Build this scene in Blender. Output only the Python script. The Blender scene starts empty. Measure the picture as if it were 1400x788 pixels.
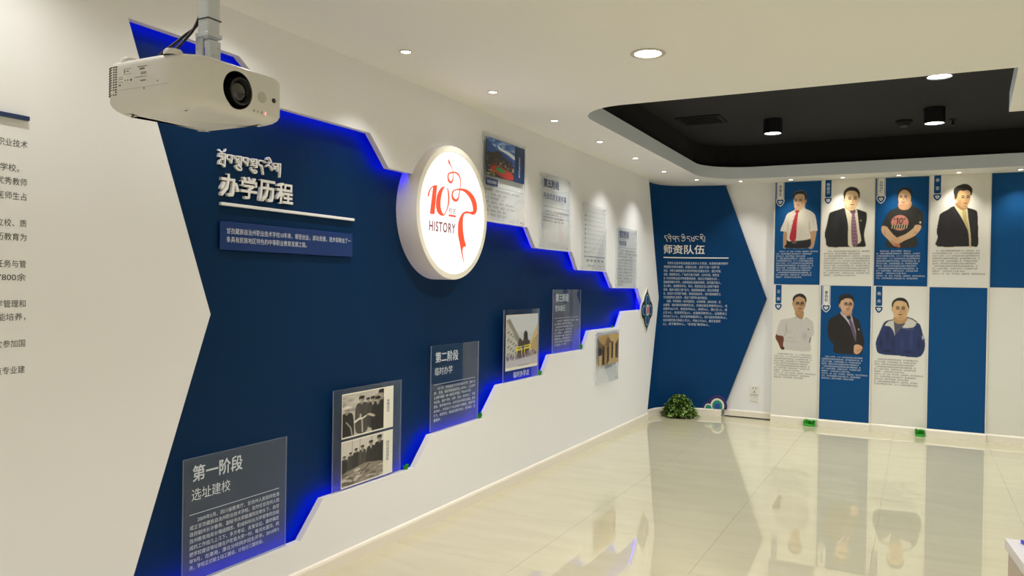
import bpy, bmesh, math, random
import numpy as np
from mathutils import Vector, Matrix
from mathutils.geometry import tessellate_polygon

S = bpy.context.scene
COL = S.collection
random.seed(7); rng = np.random.default_rng(7)

# ------------------------------------------------------------------ camera
cam = bpy.data.cameras.new('camera'); cam.sensor_width = 36; cam.lens = 27.373; cam.clip_start = .05
cam_o = bpy.data.objects.new('camera', cam); COL.objects.link(cam_o)
cam_o.matrix_world = Matrix(((0.88622513, -0.01765506, 0.46291826, 0.0),
                             (0.46296371, -0.00166534, -0.88637567, 0.0),
                             (0.01641993, 0.99984275, 0.00669779, 1.5),
                             (0, 0, 0, 1)))
S.camera = cam_o
S.view_settings.view_transform = 'Standard'; S.view_settings.look = 'None'
S.view_settings.gamma = 1; S.view_settings.exposure = 0.38
S.view_settings.use_curve_mapping = False
w = bpy.data.worlds.new('world'); S.world = w; w.use_nodes = True
w.node_tree.nodes['Background'].inputs[0].default_value = (.9, .93, 1, 1)
w.node_tree.nodes['Background'].inputs[1].default_value = 0.02

# light levels of the lamps (used by the lamp builders below)
P_ROW, P_FAR, P_BIG, P_PEND = 27.0, 16.0, 118.0, 90.0
WARM = (1.0, .96, .87); NEUT = (1.0, .98, .95); COOL = (.96, 1.0, .97)

CEIL = 2.665

# ------------------------------------------------------------------ materials
def lin(c):
    return tuple((v/255/12.92 if v/255 <= .04045 else ((v/255+.055)/1.055)**2.4) for v in c)
def mat(name, rgb, rough=.5, metal=0., spec=.5, bump=0., bscale=60., vary=0., vscale=3., emit=None, es=0., coat=0., linear=False):
    m = bpy.data.materials.new(name); m.use_nodes = True
    nt = m.node_tree; b = nt.nodes['Principled BSDF']
    c = (*rgb, 1) if linear else (*lin(rgb), 1)
    b.inputs['Base Color'].default_value = c
    b.inputs['Roughness'].default_value = rough
    b.inputs['Metallic'].default_value = metal
    b.inputs['Specular IOR Level'].default_value = spec
    b.inputs['Coat Weight'].default_value = coat
    if emit is not None:
        b.inputs['Emission Color'].default_value = (*emit, 1); b.inputs['Emission Strength'].default_value = es
    tc = nt.nodes.new('ShaderNodeTexCoord')
    if vary:
        n = nt.nodes.new('ShaderNodeTexNoise'); n.inputs['Scale'].default_value = vscale; n.inputs['Detail'].default_value = 6
        mx = nt.nodes.new('ShaderNodeMix'); mx.data_type = 'RGBA'
        mx.inputs[6].default_value = tuple(v*(1-vary) for v in c[:3]) + (1,)
        mx.inputs[7].default_value = tuple(min(1, v*(1+vary)) for v in c[:3]) + (1,)
        nt.links.new(tc.outputs['Object'], n.inputs['Vector']); nt.links.new(n.outputs['Fac'], mx.inputs[0])
        nt.links.new(mx.outputs[2], b.inputs['Base Color'])
    if bump:
        n = nt.nodes.new('ShaderNodeTexNoise'); n.inputs['Scale'].default_value = bscale; n.inputs['Detail'].default_value = 4
        bp = nt.nodes.new('ShaderNodeBump'); bp.inputs['Strength'].default_value = bump; bp.inputs['Distance'].default_value = .002
        nt.links.new(tc.outputs['Object'], n.inputs['Vector']); nt.links.new(n.outputs['Fac'], bp.inputs['Height'])
        nt.links.new(bp.outputs[0], b.inputs['Normal'])
    return m
M = {}
M['wall'] = mat('wall_paint', (237, 236, 236), .62, bump=.12, bscale=140, vary=.012, vscale=2)
M['edge'] = mat('panel_edge_paint', (226, 222, 220), .5, vary=.01)
M['ceil'] = mat('ceiling_paint', (238, 236, 230), .7, bump=.1, bscale=90, vary=.01, vscale=2)
M['lip'] = mat('ceiling_lip_paint', (226, 232, 240), .6, vary=.01)
M['black'] = mat('black_ceiling_paint', (20, 20, 21), .8, bump=.2, bscale=60, vary=.05)
M['blackwall'] = mat('black_upstand_paint', (5, 5, 6), .9, vary=.05)
M['blue'] = mat('blue_vinyl', (3, 42, 78), .5, spec=.12, bump=.15, bscale=260, vary=.03, vscale=5)
M['bluecell'] = mat('blue_cell_vinyl', (14, 74, 126), .5, spec=.15, bump=.15, bscale=260, vary=.03, vscale=5)
M['boardblue'] = mat('blue_board_vinyl', (8, 60, 108), .5, spec=.12, bump=.15, bscale=260, vary=.03, vscale=5)
M['cell'] = mat('white_cell_vinyl', (226, 222, 212), .55, bump=.1, bscale=200, vary=.012)
M['base'] = mat('baseboard_lacquer', (238, 230, 214), .32, vary=.01)
M['letter'] = mat('white_letter', (238, 236, 232), .4, vary=.01)
M['print_white'] = mat('white_ink', (225, 228, 232), .5, vary=.01)
M['print_grey'] = mat('pale_ink', (204, 211, 220), .5, vary=.01)
M['print_dark'] = mat('dark_ink', (52, 50, 50), .6, vary=.02)
M['print_mid'] = mat('grey_ink', (92, 90, 86), .6, vary=.02)
M['print_navy'] = mat('navy_ink', (28, 52, 104), .5, vary=.02)
M['navybar'] = mat('navy_bar', (24, 50, 92), .4, vary=.02)
M['trim'] = mat('lamp_trim', (196, 190, 176), .4, vary=.01)
M['black_gloss'] = mat('black_lamp_can', (14, 14, 15), .35, vary=.05)
M['plastic'] = mat('projector_plastic', (214, 212, 208), .38, vary=.008)
M['plastic2'] = mat('mount_metal', (196, 202, 210), .35, .2, vary=.02)
M['rubber'] = mat('black_rubber', (12, 12, 13), .55, vary=.05)
M['socket'] = mat('lens_socket_black', (10, 10, 11), .5, vary=.05)
M['barrel'] = mat('lens_barrel_black', (26, 27, 29), .45, vary=.05)
M['sensor'] = mat('sensor_grey', (188, 184, 174), .5, vary=.03)
M['vent'] = mat('vent_dark', (60, 52, 40), .7, vary=.05)
M['labelink'] = mat('label_ink', (120, 116, 106), .6, vary=.05)
M['orange'] = mat('orange_film', (240, 78, 48), .5, emit=lin((255, 84, 50)), es=.35, vary=.01)
M['redink'] = mat('dull_red_film', (120, 50, 50), .5, emit=lin((190, 110, 110)), es=.15, vary=.02)
M['lens_lit'] = mat('backlit_acrylic', (70, 70, 70), .35, emit=(1, .995, .98), es=.86, vary=.005)
M['drum'] = mat('lamp_drum_paint', (226, 220, 214), .45, vary=.01)
M['drumring'] = mat('lamp_ring_paint', (238, 232, 214), .4, vary=.01)
M['led'] = mat('blue_led_strip', (10, 10, 60), .5, emit=(.004, .004, 1), es=20, vary=.01)
M['o_black'] = mat('ornament_black', (16, 17, 20), .4, vary=.03)
M['o_white'] = mat('ornament_white', (232, 228, 214), .45, vary=.01)
M['o_blue'] = mat('ornament_blue', (24, 66, 120), .4, vary=.03)
M['o_teal'] = mat('ornament_teal', (120, 170, 185), .4, vary=.03)
M['o_red'] = mat('ornament_red', (200, 34, 24), .4, vary=.03)
M['c_purple'] = mat('cloud_purple', (52, 34, 112), .5, vary=.03)
M['c_green'] = mat('cloud_green', (28, 140, 118), .5, vary=.03)
M['c_blue'] = mat('cloud_blue', (36, 72, 156), .5, vary=.03)
M['outlet'] = mat('outlet_plastic', (228, 226, 216), .35, vary=.01)
M['leaf'] = mat('leaf_green', (74, 112, 40), .42, vary=.35, vscale=30)
M['leaf2'] = mat('leaf_light_green', (150, 176, 88), .42, vary=.3, vscale=30)
M['grass'] = mat('plastic_grass', (52, 168, 44), .4, vary=.35, vscale=60)
M['stem'] = mat('stem_brown', (70, 58, 36), .7, vary=.1)
M['pot'] = mat('clay_pot', (120, 70, 52), .6, vary=.1)
M['table'] = mat('plinth_white', (225, 222, 226), .3, vary=.01)
M['tableside'] = mat('plinth_beige', (190, 174, 160), .4, vary=.02)
M['modelblue'] = mat('model_blue', (58, 60, 220), .35, vary=.03)
M['modelgreen'] = mat('model_green', (24, 84, 70), .4, vary=.03)
M['intro'] = mat('intro_plate_blue', (16, 50, 108), .25, vary=.05, vscale=6)

def emis(name, rgb, s):
    m = bpy.data.materials.new(name); m.use_nodes = True; nt = m.node_tree
    nt.nodes.remove(nt.nodes['Principled BSDF'])
    e = nt.nodes.new('ShaderNodeEmission'); e.inputs[0].default_value = (*rgb, 1); e.inputs[1].default_value = s
    nt.links.new(e.outputs[0], nt.nodes['Material Output'].inputs[0]); return m
M['glow_small'] = emis('downlight_glow', (1, .97, .90), 12)
M['glow_warm'] = emis('warm_downlight_glow', (1, .93, .76), 14)
M['glow_cool'] = emis('pendant_glow', (.97, 1, .98), 14)
M['ind_red'] = emis('indicator_red', (1, .25, .25), 1.5)

def acrylic(name, tint, haze, haze_col, base=.05, k=.9):
    """clear sheet: transparent with a Fresnel-like mirror reflection (Schlick on the facing ratio) and a diffuse share that paints in reflected haze"""
    m = bpy.data.materials.new(name); m.use_nodes = True; nt = m.node_tree
    nt.nodes.remove(nt.nodes['Principled BSDF'])
    tr = nt.nodes.new('ShaderNodeBsdfTransparent'); tr.inputs[0].default_value = (*tint, 1)
    df = nt.nodes.new('ShaderNodeBsdfDiffuse'); df.inputs[0].default_value = (*haze_col, 1)
    m1 = nt.nodes.new('ShaderNodeMixShader'); m1.inputs[0].default_value = haze
    gl = nt.nodes.new('ShaderNodeBsdfGlossy'); gl.inputs[0].default_value = (1, 1, 1, 1); gl.inputs['Roughness'].default_value = .02
    lw_ = nt.nodes.new('ShaderNodeLayerWeight'); lw_.inputs[0].default_value = .5
    pw = nt.nodes.new('ShaderNodeMath'); pw.operation = 'POWER'; pw.inputs[1].default_value = 5
    ma = nt.nodes.new('ShaderNodeMath'); ma.operation = 'MULTIPLY_ADD'; ma.inputs[1].default_value = k; ma.inputs[2].default_value = base
    nt.links.new(lw_.outputs['Facing'], pw.inputs[0]); nt.links.new(pw.outputs[0], ma.inputs[0])
    m2 = nt.nodes.new('ShaderNodeMixShader')
    nt.links.new(tr.outputs[0], m1.inputs[1]); nt.links.new(df.outputs[0], m1.inputs[2])
    nt.links.new(ma.outputs[0], m2.inputs[0]); nt.links.new(m1.outputs[0], m2.inputs[1]); nt.links.new(gl.outputs[0], m2.inputs[2])
    nt.links.new(m2.outputs[0], nt.nodes['Material Output'].inputs[0]); return m
M['acr'] = acrylic('clear_acrylic', (.93, .95, .95), .05, (.3, .42, .48))  # grey haze of the reflected room painted in as diffuse
M['acr_w'] = acrylic('clear_acrylic_on_white', (.94, .95, .96), .04, (.6, .64, .66))
M['acr_edge'] = acrylic('polished_acrylic_edge', (.75, .8, .85), .38, (.75, .8, .85))
M['acr_edge_w'] = acrylic('polished_acrylic_edge_on_white', (.9, .92, .94), .35, (.8, .82, .84))
M['acr_back'] = acrylic('clear_acrylic_back', (.97, .98, .98), 0, (.5, .5, .5), .02, .1)

# marble floor tiles
m = bpy.data.materials.new('polished_cream_tile'); m.use_nodes = True; nt = m.node_tree; b = nt.nodes['Principled BSDF']
geo = nt.nodes.new('ShaderNodeNewGeometry'); mp = nt.nodes.new('ShaderNodeMapping'); mp.inputs['Scale'].default_value = (1.2, 5, 1)
n1 = nt.nodes.new('ShaderNodeTexNoise'); n1.inputs['Scale'].default_value = 1.6; n1.inputs['Detail'].default_value = 8; n1.inputs['Distortion'].default_value = .5
rp = nt.nodes.new('ShaderNodeValToRGB'); rp.color_ramp.elements[0].position = .3; rp.color_ramp.elements[1].position = .72
rp.color_ramp.elements[0].color = (*lin((192, 184, 154)), 1); rp.color_ramp.elements[1].color = (*lin((199, 191, 161)), 1)
nt.links.new(geo.outputs['Position'], mp.inputs[0]); nt.links.new(mp.outputs[0], n1.inputs['Vector'])
nt.links.new(n1.outputs['Fac'], rp.inputs[0]); nt.links.new(rp.outputs[0], b.inputs['Base Color'])
b.inputs['Roughness'].default_value = .016; b.inputs['IOR'].default_value = 2.1
n2 = nt.nodes.new('ShaderNodeTexNoise'); n2.inputs['Scale'].default_value = 2.2; n2.inputs['Detail'].default_value = 2
bp = nt.nodes.new('ShaderNodeBump'); bp.inputs['Strength'].default_value = .015; bp.inputs['Distance'].default_value = .01
nt.links.new(geo.outputs['Position'], n2.inputs['Vector']); nt.links.new(n2.outputs['Fac'], bp.inputs['Height']); nt.links.new(bp.outputs[0], b.inputs['Normal'])
M['tile'] = m
M['grout'] = mat('tile_grout', (176, 164, 136), .6, vary=.05)

# material of flat prints that carry their picture as vertex colours
m = bpy.data.materials.new('printed_picture'); m.use_nodes = True; nt = m.node_tree; b = nt.nodes['Principled BSDF']
at = nt.nodes.new('ShaderNodeAttribute'); at.attribute_name = 'ink'
nt.links.new(at.outputs['Color'], b.inputs['Base Color']); b.inputs['Roughness'].default_value = .5
M['print'] = m

# ------------------------------------------------------------------ helpers
def obj(name, me, m=None, parent=None, loc=None):
    if isinstance(me, bmesh.types.BMesh):
        bm = me; me = bpy.data.meshes.new(name); bm.to_mesh(me); bm.free()
    if m is not None:
        for x in (m if isinstance(m, (list, tuple)) else [m]): me.materials.append(x)
    o = bpy.data.objects.new(name, me); COL.objects.link(o)
    if loc is not None: o.location = loc
    if parent is not None:
        o.parent = parent
        if loc is None: o.location = -world_loc(parent)
    return o
def world_loc(o):
    v = Vector(o.location)
    while o.parent is not None:
        o = o.parent; v += Vector(o.location)
    return v
def thing(name, label, cat, loc=(0, 0, 0), group=None):
    o = bpy.data.objects.new(name, None); COL.objects.link(o); o.location = loc; o.empty_display_size = .1
    return tag(o, label, cat, group)
def tag(o, label, cat, group=None):
    o['label'] = label; o['category'] = cat
    if group: o['group'] = group
    return o
def struct(o):
    o['kind'] = 'structure'; return o

def bx(bm, x0, x1, y0, y1, z0, z1, mi=0):
    v = [bm.verts.new((x, y, z)) for x in (x0, x1) for y in (y0, y1) for z in (z0, z1)]
    F = []
    for f in ((0, 1, 3, 2), (4, 6, 7, 5), (0, 4, 5, 1), (2, 3, 7, 6), (0, 2, 6, 4), (1, 5, 7, 3)):
        q = bm.faces.new([v[i] for i in f]); q.material_index = mi; F.append(q)
    return F
def box(x0, x1, y0, y1, z0, z1, bev=0, seg=2):
    bm = bmesh.new(); bx(bm, x0, x1, y0, y1, z0, z1)
    if bev: bmesh.ops.bevel(bm, geom=list(bm.edges), offset=bev, segments=seg, affect='EDGES', profile=.6)
    bmesh.ops.recalc_face_normals(bm, faces=bm.faces); return bm
def smooth(o, ang=40):
    me = o.data
    me.polygons.foreach_set('use_smooth', [True]*len(me.polygons))
    bm = bmesh.new(); bm.from_mesh(me)
    for e in bm.edges:
        if len(e.link_faces) == 2 and e.calc_face_angle(0) > math.radians(ang): e.smooth = False
    bm.to_mesh(me); bm.free(); return o
def cyl(bm, c, axis, r, h, n=32, r2=None, cap=(1, 1), mi=0):
    """cylinder from c along axis for h"""
    r2 = r if r2 is None else r2
    a = Vector(axis).normalized(); u = a.orthogonal().normalized(); v = a.cross(u); c = Vector(c)
    A = [bm.verts.new(c + u*r*math.cos(t) + v*r*math.sin(t)) for t in [2*math.pi*i/n for i in range(n)]]
    B = [bm.verts.new(c + a*h + u*r2*math.cos(t) + v*r2*math.sin(t)) for t in [2*math.pi*i/n for i in range(n)]]
    for i in range(n):
        f = bm.faces.new((A[i], A[(i+1) % n], B[(i+1) % n], B[i])); f.material_index = mi
    if cap[0]: bm.faces.new(A[::-1]).material_index = mi
    if cap[1]: bm.faces.new(B).material_index = mi
def lathe(bm, c, prof, n=40, axis='Z', closed=False):
    """prof list of (r, h)"""
    rings = []
    for r, h in prof:
        R = []
        for i in range(n):
            t = 2*math.pi*i/n
            p = {'Z': (r*math.cos(t), r*math.sin(t), h), 'X': (h, r*math.cos(t), r*math.sin(t))}[axis]
            R.append(bm.verts.new(Vector(c)+Vector(p)))
        rings.append(R)
    for a, b in list(zip(rings, rings[1:])) + ([(rings[-1], rings[0])] if closed else []):
        for i in range(n): bm.faces.new((a[i], a[(i+1) % n], b[(i+1) % n], b[i]))
    return rings
def tube(pts, r, n=10, crn=8):
    P = catmull(pts, crn); bm = bmesh.new(); prev = None; up = Vector((0, 0, 1)); rings = []
    for i, p in enumerate(P):
        d = (P[min(i+1, len(P)-1)] - P[max(i-1, 0)]).normalized()
        u = d.cross(up); u = u.normalized() if u.length > 1e-4 else d.orthogonal().normalized(); v = d.cross(u)
        rings.append([bm.verts.new(p + u*r*math.cos(t) + v*r*math.sin(t)) for t in [2*math.pi*k/n for k in range(n)]])
    for a, b in zip(rings, rings[1:]):
        for i in range(n): bm.faces.new((a[i], a[(i+1) % n], b[(i+1) % n], b[i]))
    bm.faces.new(rings[0][::-1]); bm.faces.new(rings[-1]); return bm
def catmull(pts, n=8, closed=False):
    P = [Vector(p) for p in pts]
    if len(P) < 3: return P
    Q = ([P[-1]] + P + [P[0], P[1]]) if closed else ([2*P[0]-P[1]] + P + [2*P[-1]-P[-2]])
    out = []
    for i in range(1, len(Q)-2):
        a, b, c, d = Q[i-1:i+3]
        for k in range(n):
            t = k/n
            out.append(.5*((2*b)+(c-a)*t+(2*a-5*b+4*c-d)*t*t+(3*b-a-3*c+d)*t**3))
    if not closed: out.append(P[-1])
    return out

# plane maps: (u, v, n) -> world.  left wall: u=Y, v=Z, n = distance out of the wall towards the room
def LW(x): return lambda u, v, n=0: (x+n, u, v)
def FW(y): return lambda u, v, n=0: (u, y-n, v)
CURVE = [(-2.72, 8.1), (-2.718, 8.4), (-2.70, 8.68), (-2.64, 8.84), (-2.48, 8.97), (-2.2, 9.045), (-1.99, 9.075), (-1.75, 9.082), (-1.5, 9.085)]
CV = catmull([(x, y, 0) for x, y in CURVE], 14)
CS = [0.]
for a_, b_ in zip(CV, CV[1:]): CS.append(CS[-1]+(b_-a_).length)
def CW(u, v, n=0):
    i = 0
    while i < len(CS)-2 and CS[i+1] < u: i += 1
    t = (u-CS[i])/(CS[i+1]-CS[i]); p = CV[i].lerp(CV[i+1], t); d = (CV[i+1]-CV[i]).normalized()
    return (p.x + d.y*n, p.y - d.x*n, v)

def slab(outer, holes, f, n0, n1, bm=None, mi=0, side=0):
    """solid plate with outline outer (list of (u,v)) and holes between depths n0 (back) and n1 (front)"""
    bm = bm or bmesh.new()
    loops = [[Vector((u, v, 0)) for u, v in L] for L in [outer]+list(holes)]
    tris = tessellate_polygon(loops)
    flat = [p for L in loops for p in L]
    fr = [bm.verts.new(f(p.x, p.y, n1)) for p in flat]; bk = [bm.verts.new(f(p.x, p.y, n0)) for p in flat]
    for t in tris:
        try:
            bm.faces.new([fr[i] for i in t]).material_index = mi; bm.faces.new([bk[i] for i in t[::-1]]).material_index = mi
        except ValueError: pass
    k = 0
    for L in loops:
        n = len(L)
        for i in range(n):
            a, b2 = k+i, k+(i+1) % n
            try: bm.faces.new((fr[a], fr[b2], bk[b2], bk[a])).material_index = side
            except ValueError: pass
        k += n
    bmesh.ops.recalc_face_normals(bm, faces=bm.faces); return bm
def sheet(pts, f, n=0, bm=None):
    bm = bm or bmesh.new(); L = [Vector((u, v, 0)) for u, v in pts]
    vs = [bm.verts.new(f(p.x, p.y, n)) for p in L]
    for t in tessellate_polygon([L]):
        try: bm.faces.new([vs[i] for i in t])
        except ValueError: pass
    return bm
def rect(u0, u1, v0, v1): return [(u0, v0), (u1, v0), (u1, v1), (u0, v1)]
def ribbon(strokes, f, n0, n1):
    """brush strokes given by their two edges (uL, vL, uR, vR) as raised strips, each a hair above the one before"""
    bm = bmesh.new()
    for k, s in enumerate(strokes):
        a, b = n0, n1+k*.00004
        q = [[bm.verts.new(f(p[i], p[i+1], n)) for p in s] for i in (0, 2) for n in (a, b)]
        BL, FL, BR, FR = q
        for i in range(len(s)-1):
            for X, Y in ((FL, FR), (BL, FL), (FR, BR)): bm.faces.new((X[i], X[i+1], Y[i+1], Y[i]))
        bm.faces.new((FL[0], FR[0], BR[0], BL[0])); bm.faces.new((FL[-1], BL[-1], BR[-1], FR[-1]))
    bmesh.ops.recalc_face_normals(bm, faces=bm.faces); return bm

# writing: a text curve is turned into a mesh and fitted into the box (u0,u1,v0,v1)
def text_mesh(body, bold=0, align='LEFT', spacing=1.0, res=3, line=1.25):
    c = bpy.data.curves.new('txt', 'FONT'); c.body = body; c.size = 1; c.resolution_u = res; c.align_x = align
    c.space_character = spacing; c.space_line = line; c.fill_mode = 'BOTH'
    o = bpy.data.objects.new('txt', c); COL.objects.link(o)
    bpy.context.view_layer.update()
    me = bpy.data.meshes.new_from_object(o.evaluated_get(bpy.context.evaluated_depsgraph_get()))
    bpy.data.objects.remove(o); bpy.data.curves.remove(c)
    if bold:      # heavier weight: the outline struck four times, each a little aside
        bm = bmesh.new()
        for q, (dx, dy) in enumerate(((-1, -1), (1, -1), (-1, 1), (1, 1))):
            n0 = len(bm.verts); bm.from_mesh(me); bm.verts.ensure_lookup_table()
            for v in bm.verts[n0:]: v.co.x += dx*bold; v.co.y += dy*bold; v.co.z = q
        bm.to_mesh(me); bm.free()
    return me
def writing(name, body, fit, f, m, parent=None, n=.0008, depth=0, bold=0, line=1.25, spacing=1.0, keep=None, res=3, bev=0):
    me = text_mesh(body, bold, spacing=spacing, res=res, line=line)
    co = np.empty(len(me.vertices)*3); me.vertices.foreach_get('co', co); co = co.reshape(-1, 3)
    mn, mx = co.min(0), co.max(0); u0, u1, v0, v1 = fit
    if keep == 'right':      # right aligned block, height gives the scale
        sc = (v1-v0)/(mx[1]-mn[1]); uu = u1-(mx[0]-co[:, 0])*sc; vv = v0+(co[:, 1]-mn[1])*sc
    elif keep == 'left':
        sc = (v1-v0)/(mx[1]-mn[1]); uu = u0+(co[:, 0]-mn[0])*sc; vv = v0+(co[:, 1]-mn[1])*sc
    else:
        uu = u0+(co[:, 0]-mn[0])/(mx[0]-mn[0])*(u1-u0); vv = v0+(co[:, 1]-mn[1])/(mx[1]-mn[1])*(v1-v0)
    if depth:
        bm = bmesh.new(); bm.from_mesh(me); bmesh.ops.remove_doubles(bm, verts=bm.verts, dist=1e-5)
        lay = bm.verts.layers.float.new('layer')
        for v in bm.verts:
            v[lay] = v.co.z; x = u0+(v.co.x-mn[0])/(mx[0]-mn[0])*(u1-u0); y = v0+(v.co.y-mn[1])/(mx[1]-mn[1])*(v1-v0); v.co = (x, y, 0)
        r = bmesh.ops.extrude_face_region(bm, geom=list(bm.faces))
        for v in [g for g in r['geom'] if isinstance(g, bmesh.types.BMVert)]: v.co.z = 1
        for v in bm.verts: v.co = f(v.co.x, v.co.y, n+(depth+v[lay]*.0002)*v.co.z)
        bmesh.ops.recalc_face_normals(bm, faces=bm.faces); bm.to_mesh(me); bm.free()
    else:
        for v, a, b2 in zip(me.vertices, uu, vv): v.co = f(a, b2, n+v.co.z*.0002)
    me.materials.clear()
    return obj(name, me, m, parent)

# ------------------------------------------------------------------ pictures painted with numpy
class Paint:
    def __init__(s, w, h, gw, bg=(0, 0, 0), alpha=1.):
        s.k = gw/w; s.W = gw; s.H = int(round(h*s.k)); s.w = w; s.h = h
        s.c = np.ones((s.H+1, s.W+1, 3))*np.array(bg); s.a = np.full((s.H+1, s.W+1), float(alpha))
        ys, xs = np.mgrid[0:s.H+1, 0:s.W+1]; s.x = xs/s.k; s.y = ys/s.k
    def _put(s, cov, col, op=1, cut=True):
        cov = np.clip(cov, 0, 1)*op; s.c = s.c*(1-cov[..., None]) + np.array(col)*cov[..., None]
        if cut: s.a = np.maximum(s.a, cov)
    def _sd(s, P, closed=True):
        ins = np.zeros(s.x.shape, bool); d = np.full(s.x.shape, 1e9); n = len(P)
        for i in range(n if closed else n-1):
            (x0, y0), (x1, y1) = P[i], P[(i+1) % n]
            if closed:
                c = ((y0 > s.y) != (y1 > s.y)); 
                with np.errstate(divide='ignore', invalid='ignore'):
                    c &= s.x < (x1-x0)*(s.y-y0)/((y1-y0) if y1 != y0 else 1e-9)+x0
                ins ^= c
            L = (x1-x0)**2+(y1-y0)**2 or 1e-9; t = np.clip(((s.x-x0)*(x1-x0)+(s.y-y0)*(y1-y0))/L, 0, 1)
            d = np.minimum(d, np.hypot(s.x-x0-t*(x1-x0), s.y-y0-t*(y1-y0)))
        return np.where(ins, -d, d)
    def poly(s, pts, col, soft=1.0, op=1, cut=True, sm=4):
        P = [(p.x, p.y) for p in catmull([(x, y, 0) for x, y in pts], sm, True)] if sm > 1 else pts
        e = soft/s.k; s._put(.5-s._sd(P)/e, col, op, cut)
    def ell(s, cx, cy, rx, ry, col, soft=1.0, op=1, cut=True):
        d = (np.hypot((s.x-cx)/rx, (s.y-cy)/ry)-1)*min(rx, ry); s._put(.5-d*s.k/soft, col, op, cut)
    def line(s, pts, wd, col, op=1, cut=False, soft=1.0):
        s._put(.5-(s._sd(pts, False)-wd/2)*s.k/soft, col, op, cut)
    def blob(s, cx, cy, rx, ry, col, op):      # soft tone
        d = ((s.x-cx)/rx)**2+((s.y-cy)/ry)**2; s._put(np.exp(-d*2), col, op, False)
    def noise(s, amp):
        g = rng.normal(0, amp, s.a.shape); s.c = np.clip(s.c+g[..., None], 0, 255)
    def halo(s, r, col):
        a = s.a > .5; n = max(1, int(round(r*s.k))); b = a.copy()
        for dy in range(-n, n+1):
            for dx in range(-n, n+1):
                if dx*dx+dy*dy <= n*n: b |= np.roll(np.roll(a, dy, 0), dx, 1)
        s.c[b & ~a] = col; s.a[b] = 1
    def mesh(s, name, fit, f, n, parent=None):
        u0, u1, v0, v1 = fit; W1, H1 = s.W+1, s.H+1
        c = np.clip(s.c/255, 0, 1); c = np.where(c <= .04045, c/12.92, ((c+.055)/1.055)**2.4)
        U = u0+(u1-u0)*np.arange(W1)/s.W; V = v1-(v1-v0)*np.arange(H1)/s.H
        co = [f(U[i], V[j], n) for j in range(H1) for i in range(W1)]
        keep = (s.a[:-1, :-1]+s.a[1:, :-1]+s.a[:-1, 1:]+s.a[1:, 1:]) > 2.0
        F = [(j*W1+i, (j+1)*W1+i, (j+1)*W1+i+1, j*W1+i+1) for j, i in np.argwhere(keep)]
        me = bpy.data.meshes.new(name); me.from_pydata(co, [], [tuple(int(q) for q in t) for t in F])
        at = me.attributes.new('ink', 'FLOAT_COLOR', 'POINT')
        at.data.foreach_set('color', np.concatenate([c.reshape(-1, 3), np.ones((H1*W1, 1))], 1).astype(np.float32).ravel())
        bm = bmesh.new(); bm.from_mesh(me); bmesh.ops.delete(bm, geom=[v for v in bm.verts if not v.link_faces], context='VERTS'); bm.to_mesh(me); bm.free()
        return obj(name, me, M['print'], parent)

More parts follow.
